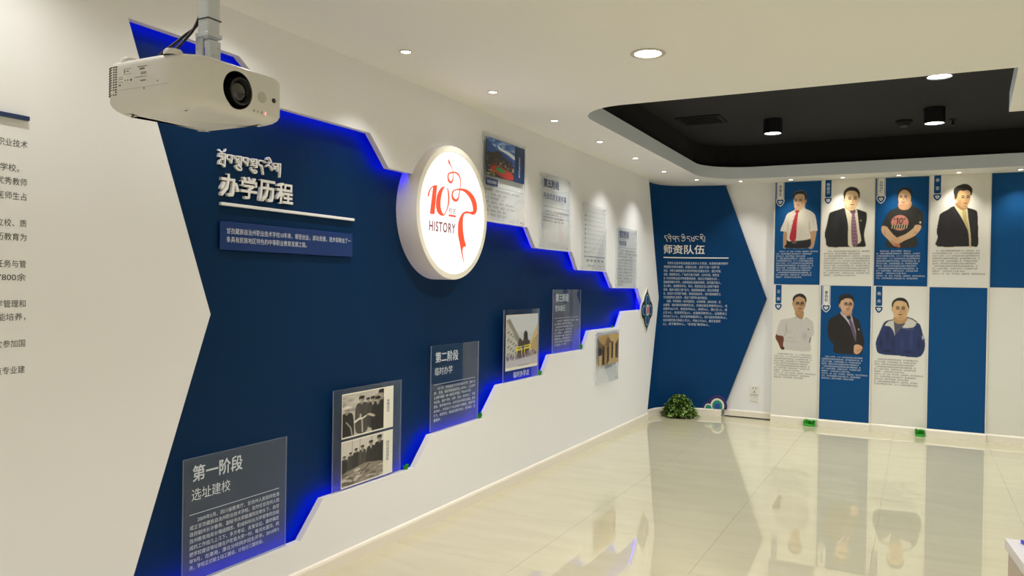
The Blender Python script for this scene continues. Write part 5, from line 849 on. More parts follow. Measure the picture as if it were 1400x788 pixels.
def man3():
    p = Paint(563, 788, 118, (40, 38, 36), 0); sh = (44, 42, 39)
    p.poly([(250, 325), (190, 350), (150, 370), (120, 420), (85, 505), (86, 522), (150, 560), (175, 600), (150, 640), (136, 736), (430, 736), (440, 650), (432, 610), (480, 522), (495, 540), (505, 440), (490, 380), (450, 345), (385, 312), (360, 340), (300, 355), (265, 345)], sh, sm=3)
    p.blob(300, 640, 100, 60, (26, 25, 24), .6); p.blob(170, 430, 26, 80, (64, 60, 54), .5); p.blob(470, 440, 20, 70, (66, 62, 56), .5)
    p.poly([(252, 280), (248, 322), (266, 345), (302, 356), (350, 348), (382, 310), (372, 265)], (214, 160, 116))
    p.poly([(238, 240), (232, 195), (245, 150), (285, 128), (345, 130), (380, 160), (388, 210), (380, 260), (368, 262), (262, 270), (245, 262)], HR)
    p.poly([(250, 200), (245, 250), (256, 292), (288, 314), (330, 312), (356, 292), (374, 256), (372, 205), (345, 165), (305, 148), (268, 165)], (232, 190, 146))
    face(p, 300, 232, 56, 78, SK, -4, smile=.06); p.blob(290, 304, 40, 10, (190, 110, 80), .5)
    p.ell(265, 485, 90, 80, (214, 136, 116)); 
    p.line([(232, 446), (246, 438), (240, 496)], 10, (24, 22, 22), 1); p.line([(262, 470), (266, 448), (284, 440), (296, 452), (292, 480), (276, 496), (262, 488), (262, 470)], 9, (24, 22, 22), 1)
    for x in (208, 216, 312, 322): p.line([(x, 440), (x-3, 454)], 5, (24, 22, 22), 1)
    p.poly([(170, 506), (356, 506), (350, 542), (172, 542)], (26, 25, 24), sm=1)
    for k in range(7): p.line([(184+k*25, 540), (192+k*25, 508)], 10, (224, 214, 170), 1)
    p.ell(474, 486, 10, 12, (220, 214, 210))
    p.poly([(84, 515), (74, 550), (90, 600), (150, 660), (182, 690), (232, 640), (196, 600), (150, 545), (130, 522)], (226, 184, 144)); p.poly([(480, 515), (478, 560), (420, 622), (320, 668), (268, 692), (240, 642), (330, 600), (402, 545), (424, 512)], (230, 188, 146))
    p.blob(430, 590, 30, 20, SKD, .3); p.blob(110, 590, 16, 40, SKD, .3)
    p.ell(226, 672, 56, 40, (228, 180, 138), 2)
    for k in range(4): p.poly([(170+k*8, 668+k*14), (200+k*10, 672+k*13), (212+k*12, 690+k*12), (184+k*14, 694+k*12)], (216, 164, 122)); p.line([(172+k*10, 682+k*13), (214+k*12, 688+k*12)], 3, (150, 84, 60), .8)
    p.poly([(214, 700), (266, 706), (272, 736), (250, 736)], (206, 120, 84)); return p
def man4():
    p = Paint(537, 788, 112, (225, 216, 190), 0)
    p.poly([(245, 335), (180, 370), (112, 408), (98, 450), (78, 580), (90, 640), (88, 729), (400, 729), (480, 729), (483, 620), (478, 500), (470, 400), (440, 375), (375, 355)], (36, 33, 38), sm=3)
    p.poly([(255, 322), (247, 340), (300, 420), (385, 580), (400, 729), (416, 729), (410, 600), (385, 450), (373, 355), (350, 366), (300, 350)], (236, 226, 178), sm=2)
    p.poly([(270, 300), (262, 330), (320, 376), (370, 364), (366, 330)], (176, 130, 80))
    p.poly([(325, 382), (346, 375), (366, 390), (371, 460), (400, 600), (411, 729), (400, 729), (390, 590), (340, 480), (330, 420)], (214, 190, 124), sm=2)
    p.ell(254, 256, 12, 22, (190, 142, 92)); p.poly([(270, 215), (262, 255), (272, 300), (300, 335), (346, 362), (375, 336), (399, 282), (402, 230), (385, 190), (340, 170), (290, 190)], (208, 164, 110))
    p.poly([(254, 264), (240, 220), (240, 175), (265, 145), (300, 130), (345, 120), (386, 135), (416, 165), (420, 200), (410, 236), (401, 230), (395, 200), (370, 182), (330, 190), (300, 185), (280, 210), (272, 245), (265, 262)], (34, 26, 22))
    face(p, 345, 262, 58, 84, SK, 10, smile=.08, dark=(40, 26, 18)); p.blob(300, 300, 26, 40, (120, 80, 48), .4)
    p.line([(248, 338), (262, 420), (392, 620)], 5, (62, 58, 64), .8); p.line([(374, 355), (400, 430), (412, 600)], 5, (62, 58, 64), .8); p.blob(440, 560, 20, 110, (60, 54, 58), .5); p.blob(180, 520, 50, 90, (54, 48, 52), .4)
    p.halo(7, (234, 226, 200)); return p
def man5():
    p = Paint(488, 788, 110, (226, 220, 206), 0)
    p.poly([(54, 540), (40, 590), (68, 640), (98, 702), (132, 695), (120, 660), (128, 600), (118, 565)], (118, 62, 42))
    p.poly([(100, 690), (134, 686), (134, 704), (104, 706)], (40, 26, 24))
    p.poly([(245, 365), (180, 385), (110, 395), (80, 430), (50, 530), (60, 560), (120, 572), (130, 640), (136, 690), (160, 706), (385, 711), (400, 640), (410, 560), (430, 540), (425, 430), (400, 395), (355, 368), (325, 385), (280, 385)], (222, 215, 208), sm=3)
    for a, b2, c, d in ((170, 520, 50, 8), (190, 580, 60, 8), (220, 620, 80, 8), (340, 560, 40, 60), (150, 470, 14, 50)): p.blob(a, b2, c, d, (172, 162, 158), .4)
    p.line([(155, 480), (150, 530), (122, 572)], 4, (110, 98, 92), .7); p.line([(400, 570), (390, 620)], 8, (60, 50, 46), .9); p.ell(376, 488, 6, 8, (90, 84, 110))
    p.poly([(245, 310), (248, 358), (302, 388), (325, 358), (320, 300)], (192, 146, 98))
    p.ell(214, 230, 7, 18, SK2); p.poly([(222, 185), (214, 232), (225, 280), (245, 318), (275, 332), (310, 310), (340, 260), (346, 205), (330, 165), (280, 155), (240, 165)], (212, 166, 118))
    p.poly([(218, 218), (211, 180), (225, 150), (260, 128), (300, 125), (336, 145), (352, 180), (348, 218), (340, 200), (330, 175), (285, 155), (245, 165), (230, 188)], HR)
    face(p, 278, 235, 56, 82, SK, 8, glasses=True, dark=(50, 30, 22)); p.line([(244, 376), (262, 362), (300, 384), (340, 366), (354, 378)], 6, (150, 138, 158), .8); p.line([(302, 388), (304, 470)], 3, (180, 172, 168), .7)
    p.halo(5, (236, 230, 214)); return p
def man6():
    p = Paint(525, 788, 110, (24, 20, 22), 0)
    p.poly([(215, 325), (170, 355), (110, 385), (90, 430), (89, 540), (105, 600), (155, 660), (160, 736), (400, 743), (440, 730), (455, 670), (461, 590), (430, 480), (410, 400), (372, 370), (330, 350)], (30, 25, 27), sm=3)
    p.poly([(222, 308), (214, 330), (270, 390), (320, 460), (375, 600), (379, 520), (350, 420), (330, 345), (290, 350), (250, 335)], (206, 196, 206), sm=2)
    p.poly([(235, 300), (232, 325), (280, 350), (326, 345), (330, 300)], (196, 146, 108))
    p.poly([(276, 360), (318, 352), (323, 390), (305, 396)], (34, 28, 40)); p.poly([(305, 392), (324, 388), (360, 470), (378, 560), (378, 616), (345, 540), (312, 430)], (104, 84, 112))
    p.ell(205, 250, 9, 22, SK2); p.poly([(215, 200), (210, 240), (222, 290), (255, 325), (295, 335), (330, 305), (349, 250), (345, 200), (315, 175), (260, 175)], (228, 182, 144))
    p.poly([(200, 226), (194, 180), (215, 145), (255, 130), (305, 132), (340, 155), (353, 190), (348, 216), (335, 190), (310, 170), (270, 170), (240, 190), (220, 200), (211, 226)], HR)
    face(p, 288, 240, 54, 78, SK, 6, glasses=True, smile=.05); p.line([(216, 326), (208, 400), (370, 620)], 5, (52, 46, 48), .9); p.line([(334, 350), (372, 420), (384, 600)], 5, (52, 46, 48), .9)
    p.poly([(365, 650), (359, 690), (364, 730), (400, 738), (432, 710), (447, 670), (430, 650), (398, 640)], (226, 178, 140))
    for k in range(4): p.line([(384+k*12, 700-k*6), (402+k*12, 722-k*10)], 4, (150, 92, 66), .8)
    p.ell(405, 487, 7, 10, (210, 200, 196)); return p
def man7():
    p = Paint(600, 788, 124, (226, 220, 206), 0)
    p.poly([(235, 395), (180, 405), (135, 435), (90, 540), (60, 620), (60, 680), (95, 752), (280, 762), (490, 771), (555, 700), (559, 590), (540, 540), (510, 440), (470, 415), (400, 375), (370, 400)], (36, 54, 108), sm=3)
    for a, b2, c, d, cl in ((180, 560, 20, 110, (20, 30, 70)), (110, 640, 20, 70, (20, 28, 62)), (230, 640, 16, 100, (22, 34, 78)), (420, 600, 20, 120, (60, 84, 140)), (500, 640, 24, 80, (22, 30, 66)), (330, 640, 24, 90, (44, 68, 134)), (400, 720, 60, 16, (14, 20, 50)), (180, 720, 60, 16, (16, 22, 54))): p.blob(a, b2, c, d, cl, .75)
    p.poly([(240, 410), (250, 520), (262, 545), (300, 500), (330, 470), (375, 408)], (92, 92, 108), sm=2)
    p.poly([(240, 392), (190, 408), (145, 460), (200, 466), (240, 520), (256, 578), (247, 480), (240, 420)], (228, 222, 210), sm=2); p.poly([(375, 370), (352, 440), (330, 475), (440, 468), (472, 415), (430, 388)], (228, 222, 210), sm=2)
    p.line([(132, 455), (170, 412), (238, 394)], 9, (30, 38, 70), .95, True); p.line([(376, 366), (430, 382), (474, 410)], 10, (34, 40, 70), .95, True); p.line([(330, 478), (380, 490), (446, 486)], 8, (110, 112, 134), .9)
    p.line([(254, 560), (250, 756)], 5, (18, 26, 60), .9); p.ell(540, 566, 12, 24, (190, 196, 206), 2)
    p.poly([(245, 365), (243, 415), (300, 437), (366, 412), (376, 365)], (206, 156, 104))
    p.ell(222, 285, 8, 20, SK2); p.poly([(225, 235), (220, 280), (235, 340), (265, 384), (310, 400), (356, 380), (385, 320), (393, 270), (375, 220), (310, 198), (250, 210)], (236, 192, 138))
    p.poly([(220, 268), (217, 225), (240, 190), (285, 168), (340, 172), (378, 205), (393, 250), (391, 277), (378, 250), (360, 215), (310, 198), (260, 205), (235, 230), (228, 264)], HR)
    face(p, 308, 290, 66, 96, SK, -2); p.halo(6, (236, 230, 214)); return p

def shield(u, v, s, f, dark, light, parent):
    pts = [(-1, .62), (-.62, .95), (-.2, .8), (.2, .8), (.62, .95), (1, .62), (.86, -.1), (.45, -.68), (0, -1), (-.45, -.68), (-.86, -.1)]
    b1 = obj('shield', slab([(u+a*s, v+b2*s) for a, b2 in pts], [], f, .0016, .0024), light, parent)
    obj('shield_field', slab([(u+a*s*.8, v+b2*s*.8) for a, b2 in pts], [], f, .0025, .0030), dark, b1)
    k = obj('shield_chevron', slab([(u-.5*s, v+.35*s), (u+.5*s, v+.35*s), (u+.32*s, v-.1*s), (u, v-.4*s), (u-.32*s, v-.1*s)], [], f, .0031, .0034), light, b1)
    obj('shield_dot', slab([(u+.12*s*math.cos(t), v+.02*s+.12*s*math.sin(t)) for t in [2*math.pi*i/10 for i in range(10)]], [], f, .0035, .0037), dark, b1)
BIO = ['甘孜州人，男，汉族，中共党员，高级讲师，现任学校党总支', '书记，主持学校党委工作和全面工作，兼任教研指导', '委员会主任，曾任中学教师，教导主任等职', '务，长期从事教育教学管理工作，成绩突出，多次被评', '为州县优秀教育工作者，二〇一二年荣获全国职业教育', '先进个人称号，二〇一五年当选为四川省优秀教师并任', '民族地区职业教育专家库成员，参与编写教材三部，发', '表论文十余篇，主持省级课题二项，带领团队获得奖', '励多项，指导学生参加全国职业技能大赛获得奖项', '，为学校发展和民族地区教育事业做出重要贡献，培', '养了一批骨干教师，深受师生好评，先后获得“双师', '型教师”、“优秀党务工作者”称号。']
def profile(col, row, blue, name, label, painter, crop, nlines, pname, seed):
    y = 9.03 if col % 2 == 0 else 9.0; f = FW(y); a, b2 = cb[col], cb[col+1]
    z0, z1 = (1.532, CEIL-.003) if row == 0 else (.084, 1.526)
    t = thing('profile_board', label, 'poster', ((a+b2)/2, y, z0), 'staff profile panels on the far wall')
    obj('panel', slab(rect(a+(.010 if blue else .004), b2-(.012 if blue else .004), z0, z1), [], f, .0004, .0012), M['bluecell'] if blue else M['cell'], t)
    # hanging name tag with a shield
    top = z1; bot = (2.475 if row == 0 else 1.318); u0 = a+.032
    tagm, ink = (M['cell'], M['print_navy']) if blue else (M['bluecell'], M['print_grey'])
    g = obj('name_tag', slab(rect(u0, u0+.062, bot, top), [], f, .0013, .0016), tagm, t)
    obj('tag_border', slab(rect(u0-.010, u0+.072, bot-.0, top), [rect(u0-.004, u0+.066, bot+.001, top-.001)], f, .0013, .0016), M['cell'] if not blue else M['print_grey'], g)
    writing('name_lettering', '\n'.join(name), (u0+.014, u0+.048, bot+.035, bot+.035+(.120 if row == 0 else .115)), f, ink, g, n=.0019, line=1.05, bold=.01)
    shield(u0+.031, bot-.036, .046, f, M['bluecell'], M['cell'], g)
    p = painter(); p.c *= .9; p.noise(3.0)
    q = p.mesh('portrait', crop, f, .0019, t); q['label'] = pname
    k = BIO[seed:] + BIO[:seed]; k = k[:nlines]; k[0] = '　　' + k[0][:-2]
    if row == 0: zt, zb = 1.905, 1.905-.0258*nlines
    else: zt, zb = .772, .772-.0258*nlines
    paragraph('biography', k, (a+.030, b2-.032, zb, zt), f, M['print_grey'] if blue else M['print_mid'], t, n=.0019, bold=.0)
    return t
profile(0, 0, True, '吴奎生', 'upper blue profile panel of a man in white shirt and red tie', man1, (-1.424, -.930, 1.888, 2.730), 12, 'man in short-sleeved white shirt and red tie, printed', 0)
profile(1, 0, False, '杨建芬', 'upper white profile panel of a man in black suit, white shirt and chequered purple tie', man2, (-.949, -.460, 1.885, 2.703), 11, 'man in black suit with chequered purple tie, printed', 1)
profile(2, 0, True, '白玛次仁', 'upper blue profile panel of a man in black T-shirt with hands clasped', man3, (-.426, .083, 1.884, 2.681), 12, 'man in black T-shirt with a round print, hands clasped, printed', 2)
profile(3, 0, False, '李 军', 'upper white profile panel of a man in dark suit and yellow tie', man4, (.082, .562, 1.881, 2.689), 10, 'man in dark suit and yellow tie, printed', 3)
profile(0, 1, False, '王 刚', 'lower white profile panel of a man with glasses in a white polo shirt', man5, (-1.441, -.946, .722, 1.566), 11, 'man with glasses in a white polo shirt, printed', 4)
profile(1, 1, True, '曹劲松', 'lower blue profile panel of a man with glasses in a black suit', man6, (-.943, -.440, .754, 1.573), 10, 'man with glasses in a black suit, hand before him, printed', 5)
profile(2, 1, False, '杨 舟', 'lower white profile panel of a man in a navy hooded jacket', man7, (-.441, .102, .783, 1.580), 11, 'man in navy hooded jacket over grey shirt, printed', 6)
def blank(col, row, blue, label, grp=None):
    y = 9.03 if col % 2 == 0 else 9.0; f = FW(y); a, b2 = cb[col], cb[col+1]; z0, z1 = (1.532, CEIL-.003) if row == 0 else (.084, 1.526)
    o = obj('blank_panel', slab(rect(a+(.010 if blue else .004), b2-(.012 if blue else .004), z0, z1), [], f, .0004, .0012), M['bluecell'] if blue else M['cell'])
    tag(o, label, 'wall panel', grp)
blank(3, 1, True, 'plain blue panel below the man with the yellow tie')
blank(4, 0, True, 'plain blue panel at the right edge, upper row')
blank(4, 1, False, 'plain white panel at the right edge, lower row')
for c_ in range(5, 8):
    for r_ in (0, 1): blank(c_, r_, (c_+r_) % 2 == 0, 'plain %s panel in the %s row, %s column beyond the right picture edge' % (('blue', 'white')[(c_+r_) % 2], ('upper', 'lower')[r_], ('first', 'second', 'third')[c_-5]), 'plain panels outside the picture')

# wall socket
t = thing('wall_socket', 'small cream wall socket low between the blue board and the first panel', 'socket', (-1.635, YF, .27)); f = FW(YF)
obj('faceplate', box(-1.685, -1.585, YF-.010, YF, .275, .375, .004, 2), M['outlet'], t)
bm = bmesh.new()
for x, z, a in ((-1.65, .345, .004), (-1.62, .345, .004), (-1.645, .30, .003), (-1.625, .30, .003), (-1.635, .312, .003)): bx(bm, x-a, x+a, YF-.0108, YF-.0095, z-.009, z+.009)
obj('sockets', bm, M['vent'], t)
t = tag(obj('socket_cover', box(-1.680, -1.592, YF-.006, YF, .19, .262, .003, 2), M['outlet']), 'smaller cream cover plate right under the wall socket', 'socket')

# ================================================================== PLANTS
def leaf(bm, c, d, L, W, up=Vector((0, 0, 1)), mi=0):
    d = d.normalized(); s = d.cross(up); s = s.normalized() if s.length > 1e-3 else Vector((1, 0, 0)); n = s.cross(d)
    c = Vector(c); st = [(0, .25), (.25, .9), (.55, 1), (.82, .6), (1, 0)]
    prev = None
    for t, w_ in st:
        m_ = c+d*L*t+n*(L*.18*math.sin(t*2.6)-L*.10*t*t*2); k = W/2*w_
        cur = [bm.verts.new(m_-s*k+n*k*.35), bm.verts.new(m_), bm.verts.new(m_+s*k+n*k*.35)]
        if prev:
            for i in (0, 1):
                q = bm.faces.new((prev[i], prev[i+1], cur[i+1], cur[i])); q.material_index = mi
        prev = cur
t = thing('potted_plant', 'bushy green trailing plant on the floor in the curved far corner', 'plant', (-2.40, 8.78, 0))
bm = bmesh.new(); lathe(bm, (-2.40, 8.78, 0), [(.001, .004), (.062, .004), (.068, .01), (.080, .085), (.086, .088), (.084, .10), (.074, .10), (.070, .07), (.001, .07)], 28); smooth(obj('pot', bm, M['pot'], t))
bm = bmesh.new(); bs = bmesh.new(); r2 = random.Random(4)
for i in range(900):
    a = r2.uniform(0, 2*math.pi); h = r2.random()**1.35; 
    rad = (.20*(1-h)**.5)*r2.uniform(.62, 1.0); ca = Vector((math.cos(a)*1.0, math.sin(a)*.82, 0))
    z = .012+.235*h*r2.uniform(.9, 1.05); c = Vector((-2.40, 8.78, 0))+ca*rad; c.z = z
    c.x = max(c.x, -2.62)
    if c.y > 8.90 and c.x < -2.45: c.y -= .06
    d = ca*r2.uniform(.4, 1)+Vector((r2.uniform(-.5, .5), r2.uniform(-.5, .5), r2.uniform(-.55, .5)))
    L = r2.uniform(.034, .058)
    if c.z+d.normalized().z*L < .006: d.z = abs(d.z)
    leaf(bm, c, d, L, L*.62, mi=0 if r2.random() < .6 else 1)
for i in range(26):
    a = 2*math.pi*i/26; R_ = .15; b0 = Vector((-2.40, 8.78, .08)); b3 = b0+Vector((math.cos(a)*R_, math.sin(a)*R_*.8, r2.uniform(-.03, .1)))
    s = tube([b0, b0+Vector((math.cos(a)*R_*.5, math.sin(a)*R_*.4, .11)), b3], .0016, 5, 4); me = bpy.data.meshes.new('tmp'); s.to_mesh(me); s.free(); bs.from_mesh(me); bpy.data.meshes.remove(me)
fo = obj('foliage', bm, [M['leaf'], M['leaf2']], t); fo['kind'] = 'stuff'; smooth(fo, 180)
obj('stems', bs, M['stem'], t)
def turf(x0, x1, y0, y1, z0, hgt, n, label, name='plastic_grass_strip', grp=None):
    t = thing(name, label, 'artificial plant', ((x0+x1)/2, (y0+y1)/2, z0), grp)
    obj('tray', box(x0, x1, y0, y1, z0, z0+hgt*.28, .003, 1), M['grass'], t)
    bm = bmesh.new()
    for i in range(n):
        c = Vector((r2.uniform(x0+.006, x1-.006), r2.uniform(y0+.004, y1-.004), z0+hgt*.2)); d = Vector((r2.uniform(-.5, .5), r2.uniform(-.35, .35), 1)); leaf(bm, c, d, hgt*r2.uniform(.5, .85), hgt*.28)
    g = obj('blades', bm, M['grass'], t); g['kind'] = 'stuff'; return t
turf(-1.085, -.965, 8.955, 9.005, 0, .075, 70, 'small green plastic grass block on the floor under the white polo shirt panel')
turf(-.005, .078, 8.955, 9.003, 0, .075, 60, 'small green plastic grass block on the floor beside the plain lower blue panel')
def sprig(y, z, s, label, n=9):
    t = thing('leaf_sprig', label, 'artificial plant', (-2.668, y, z), 'green plastic sprigs on the ledges')
    obj('sprig_base', box(-2.676, -2.660, y-.012, y+.012, z, z+.006, .001, 1), M['grass'], t)
    bm = bmesh.new()
    for i in range(n): leaf(bm, (-2.668+r2.uniform(-.004, .004), y+r2.uniform(-.012, .012), z+.004), Vector((r2.uniform(-.1, .1), r2.uniform(-.9, .9), 1)), s*r2.uniform(.6, 1), s*.5)
    obj('leaves', bm, M['grass'], t)
sprig(3.79, .386, .035, 'tiny green plastic sprig right of the plate with black and white photographs')
sprig(4.655, .563, .045, 'tiny green plastic sprig right of the lettered plate between two photograph plates')
sprig(5.605, .767, .045, 'tiny green plastic sprig on the ledge right of the school yard photograph')
sprig(6.46, .915, .055, 'tiny green plastic sprig right of the farthest lettered plate on the ledges')
sprig(7.25, 1.075, .03, 'tiny green plastic sprig on the ledge above the sepia photograph plate')

# ================================================================== PROJECTOR
def body_plan(k):
    """outline in (x, y) shrunk inwards by k"""
    P_ = [(-1.750-k, 1.535), (-1.750-k, 1.56), (-1.750-k, 1.65), (-1.750-k, 1.745), (-1.750-k, 1.770), (-1.757-k, 1.797-k*.5), (-1.775-k*.5, 1.806-k), (-1.80, 1.807-k), (-1.90, 1.807-k), (-2.03, 1.807-k), (-2.058, 1.806-k), (-2.083+k, 1.795-k), (-2.092+k, 1.770), (-2.093+k, 1.74), (-2.093+k, 1.65), (-2.093+k, 1.52), (-2.092+k, 1.490), (-2.088+k, 1.463+k*.6), (-2.068, 1.450+k), (-2.045, 1.450+k), (-1.96, 1.450+k), (-1.875, 1.450+k), (-1.850, 1.450+k), (-1.815-k*.3, 1.457+k), (-1.775-k, 1.487+k*.5), (-1.756-k, 1.512)]
    return P_
lv = [(1.969, .062), (1.972, .040), (1.978, .020), (1.988, .006), (2.000, 0), (2.096, 0), (2.108, .004), (2.116, .013), (2.119, .030)]
bm = bmesh.new(); rings = []
for z, k in lv:
    rings.append([bm.verts.new((p.x, p.y, z)) for p in catmull([(a, b2, 0) for a, b2 in body_plan(k)], 3, True)])
for a, b2 in zip(rings, rings[1:]):
    n_ = len(a)
    for i in range(n_): bm.faces.new((a[i], a[(i+1) % n_], b2[(i+1) % n_], b2[i]))
bm.faces.new(rings[0][::-1]); bm.faces.new(rings[-1]); bmesh.ops.recalc_face_normals(bm, faces=bm.faces)
proj_t = thing('projector', 'white ceiling-hung projector with black lens and port labels, upper left', 'projector', (-1.92, 1.628, 2.119))
body = obj('housing', bm, [M['plastic'], M['socket']], None)
bm = bmesh.new(); cyl(bm, (-1.82, 1.624, 2.043), (1, 0, 0), .0545, .2, 48); cutter = obj('tmp_cutter', bm, M['socket'])
md = body.modifiers.new('b', 'BOOLEAN'); md.object = cutter; md.operation = 'DIFFERENCE'; md.solver = 'EXACT'; md.material_mode = 'TRANSFER' if hasattr(md, 'material_mode') else md.material_mode
bpy.context.view_layer.update()
me = bpy.data.meshes.new_from_object(body.evaluated_get(bpy.context.evaluated_depsgraph_get()))
bpy.data.objects.remove(body); bpy.data.objects.remove(cutter)
smooth(obj('housing', me, None, proj_t), 32)
me.materials.clear(); me.materials.append(M['plastic'])
lb = thing('lens_barrel', '', '', (0, 0, 0)); bpy.data.objects.remove(lb)
bm = bmesh.new(); lathe(bm, (0, 1.624, 2.043), [(.0538, -1.752), (.0538, -1.819), (.001, -1.819)], 48, 'X'); smooth(obj('lens_socket', bm, M['socket'], proj_t), 30)
bm = bmesh.new(); lathe(bm, (0, 1.638, 2.043), [(.030, -1.818), (.040, -1.815), (.0405, -1.752), (.0385, -1.749), (.0355, -1.750), (.034, -1.756), (.031, -1.762)], 48, 'X'); lbo = smooth(obj('lens_barrel', bm, M['barrel'], proj_t), 30)
M['glass'] = mat('coated_lens_glass', (14, 8, 5), .03, coat=1, vary=.05)
bm = bmesh.new(); lathe(bm, (0, 1.638, 2.043), [(.0312, -1.763), (.026, -1.759), (.018, -1.756), (.009, -1.7545), (.001, -1.754)], 40, 'X'); smooth(obj('lens_glass', bm, M['glass'], lbo), 60)
bm = bmesh.new(); lathe(bm, (0, 1.716, 2.042), [(.0165, -1.7505), (.0165, -1.7485), (.001, -1.7485)], 28, 'X'); smooth(obj('infrared_window', bm, M['sensor'], proj_t), 30)
bm = bmesh.new(); lathe(bm, (0, 1.763, 2.042), [(.007, -1.7512), (.007, -1.7475), (.001, -1.7475)], 20, 'X'); smooth(obj('front_sensor', bm, M['barrel'], proj_t), 30)
for i, y in enumerate((1.686, 1.701, 1.716, 1.731)):
    obj('indicator', box(-1.7510, -1.7485, y-.0016, y+.0016, 1.993, 2.001), M['ind_red'] if i == 3 else M['sensor'], proj_t)
sf = lambda u, v, n=0: (u, 1.450-n, v)
bm = bmesh.new()
for r_ in range(12):
    for c_ in range(5):
        x = -2.086+.0098*c_; z = 2.099-.0072*r_
        if r_ in (10,) and c_ in (2, 3): continue
        yy = 1.450 if x > -2.062 else 1.450+(-2.062-x)**2*14
        bx(bm, x-.0032, x+.0032, yy-.0008, yy+.003, z-.0018, z+.0018)
g = obj('vent_grille', bm, M['vent'], proj_t); g['kind'] = 'stuff'
bm = bmesh.new()
for (a, b2, c, d) in ((-2.015, -1.982, 2.088, 2.089), (-2.015, -1.982, 2.074, 2.0745), (-2.012, -2.008, 2.078, 2.086), (-2.003, -1.992, 2.081, 2.083), (-1.955, -1.915, 2.088, 2.090), (-1.945, -1.925, 2.080, 2.085), (-1.940, -1.918, 2.067, 2.069), (-1.940, -1.918, 2.071, 2.073), (-1.965, -1.917, 2.060, 2.0612), (-1.942, -1.920, 2.048, 2.051),
     (-2.035, -2.018, 2.066, 2.067), (-2.035, -2.018, 2.061, 2.062), (-2.036, -2.017, 2.053, 2.054), (-2.034, -2.026, 2.043, 2.047), (-2.008, -2.005, 2.055, 2.058), (-1.998, -1.994, 2.055, 2.058), (-1.985, -1.979, 2.053, 2.059), (-1.872, -1.869, 2.040, 2.044), (-1.928, -1.925, 2.024, 2.030)):
    bx(bm, a, b2, 1.4492, 1.4505, c, d)
obj('port_labels', bm, M['labelink'], proj_t)
obj('side_seam', box(-2.06, -1.83, 1.4494, 1.4506, 2.0305, 2.0316), M['sensor'], proj_t)
bm = bmesh.new()
for k in range(14): bx(bm, -1.80-.006, -1.80+.002, 1.55+k*.011, 1.556+k*.011, 1.9718, 1.9726)
obj('underside_slots', bm, M['vent'], proj_t)
for x, y in ((-2.035, 1.485), (-1.840, 1.475)):
    bm = bmesh.new(); lathe(bm, (x, y, 2.112), [(.026, 0), (.025, .012), (.021, .017), (.001, .018)], 28); smooth(obj('rubber_foot', bm, M['plastic'], proj_t), 40)
# ceiling mount
mt = thing('ceiling_mount', 'pale metal projector pole and bracket hanging from the ceiling', 'projector mount', (-1.868, 1.62, CEIL))
obj('pole', box(-1.890, -1.846, 1.598, 1.642, 2.20, CEIL-.006, .006, 2), M['plastic2'], mt)
obj('ceiling_plate', box(-1.94, -1.80, 1.55, 1.69, CEIL-.006, CEIL, .002, 1), M['plastic2'], mt)
obj('collar', box(-1.895, -1.841, 1.593, 1.647, 2.205, 2.218, .002, 1), M['plastic2'], mt)
obj('bracket', box(-1.897, -1.868, 1.596, 1.606, 2.135, 2.205, .002, 1), M['plastic2'], mt)
obj('bracket', box(-1.864, -1.838, 1.600, 1.640, 2.135, 2.195, .003, 1), M['plastic2'], mt)
bm = bmesh.new()
for x, z in ((-1.889, 2.172), (-1.889, 2.150), (-1.877, 2.150)): cyl(bm, (x, 1.5965, z), (0, -1, 0), .0028, .002, 10)
for y, z in ((1.61, 2.15), (1.628, 2.175)): cyl(bm, (-1.8385, y, z), (1, 0, 0), .0028, .002, 10)
obj('bracket_screws', bm, M['sensor'], mt)
for (a, b2) in (((-1.865, 1.62), (-1.80, 1.70)), ((-1.865, 1.62), (-1.815, 1.755)), ((-1.875, 1.62), (-1.96, 1.54)), ((-1.875, 1.62), (-1.95, 1.73))):
    bm = tube([(a[0], a[1], 2.137), ((a[0]+b2[0])/2, (a[1]+b2[1])/2, 2.131), (b2[0], b2[1], 2.124)], .0055, 8, 4); smooth(obj('mount_arm', bm, M['plastic2'], mt))
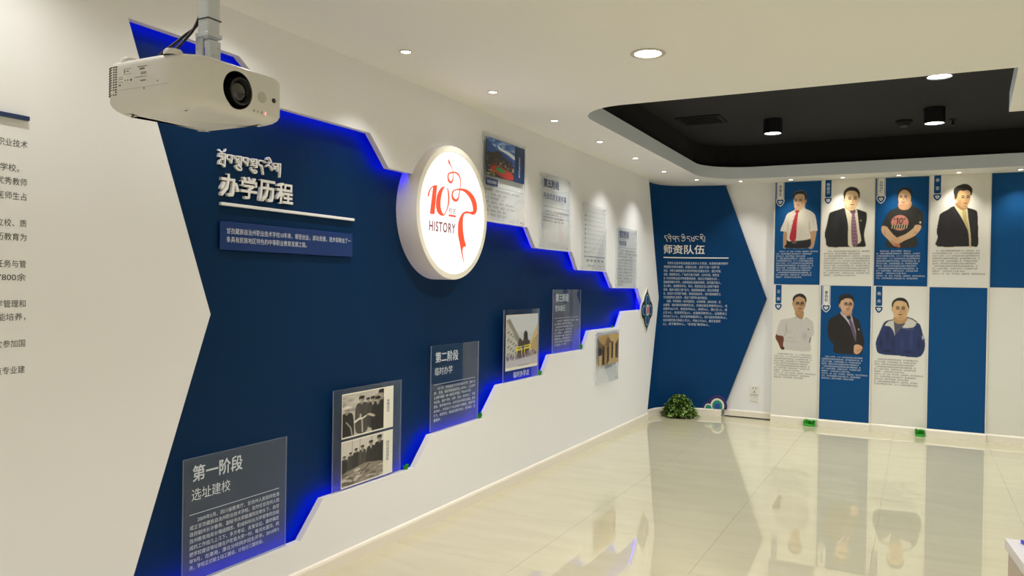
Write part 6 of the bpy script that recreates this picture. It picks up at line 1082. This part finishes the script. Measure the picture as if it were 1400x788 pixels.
obj('cable_tie', box(-1.8925, -1.8435, 1.5955, 1.6445, 2.257, 2.260), M['rubber'], mt)
c1 = tag(smooth(obj('projector_cable', tube([(-1.868, 1.652, 2.60), (-1.895, 1.650, 2.42), (-1.899, 1.612, 2.262), (-1.925, 1.575, 2.205), (-1.985, 1.545, 2.150), (-2.010, 1.535, 2.117)], .0042, 10, 8), M['rubber'])), 'black cable from the pole to the projector, left of the two', 'cable', 'black projector cables')
c2 = tag(smooth(obj('projector_cable', tube([(-1.858, 1.654, 2.60), (-1.889, 1.660, 2.42), (-1.899, 1.604, 2.255), (-1.910, 1.572, 2.195), (-1.945, 1.545, 2.145), (-1.960, 1.535, 2.117)], .0042, 10, 8), M['rubber'])), 'black cable from the pole to the projector, right of the two', 'cable', 'black projector cables')

# ================================================================== PLINTH AT THE LOWER RIGHT CORNER
cx, cy = .245, 2.787; e1 = Vector((1, .02)).normalized(); e2 = Vector((.10, -1)).normalized()
pc = [Vector((cx, cy)), Vector((cx, cy))+e1*1.1, Vector((cx, cy))+e1*1.1+e2*1.0, Vector((cx, cy))+e2*1.0]
t = thing('display_plinth', 'white-topped display plinth cut off by the lower right corner of the picture', 'plinth', (.8, 2.3, 0))
ct = sum(pc, Vector((0, 0)))/4
obj('plinth_top', slab([(p.x, p.y) for p in pc], [], fz(.72), 0, .03), M['table'], t)
pi = [ct+(p-ct)*.985 for p in pc]
obj('plinth_body', slab([(p.x, p.y) for p in pi], [], fz(0), 0, .72), M['tableside'], t)
q = [Vector((cx, cy))+e1*.034+e2*.032, Vector((cx, cy))+e1*.9+e2*.05, Vector((cx, cy))+e1*.9+e2*.8, Vector((cx, cy))+e1*.25+e2*.8]
t = thing('display_model', 'corner of a blue and green model base lying on the white plinth', 'model', (.8, 2.3, .75))
obj('blue_base', slab([(p.x, p.y) for p in q], [], fz(.7502), 0, .010), M['modelblue'], t)
cq = sum(q, Vector((0, 0)))/4; q2 = [cq+(p-cq)*.975 for p in q]
obj('green_top', slab([(p.x, p.y) for p in q2], [], fz(.7604), 0, .006), M['modelgreen'], t)
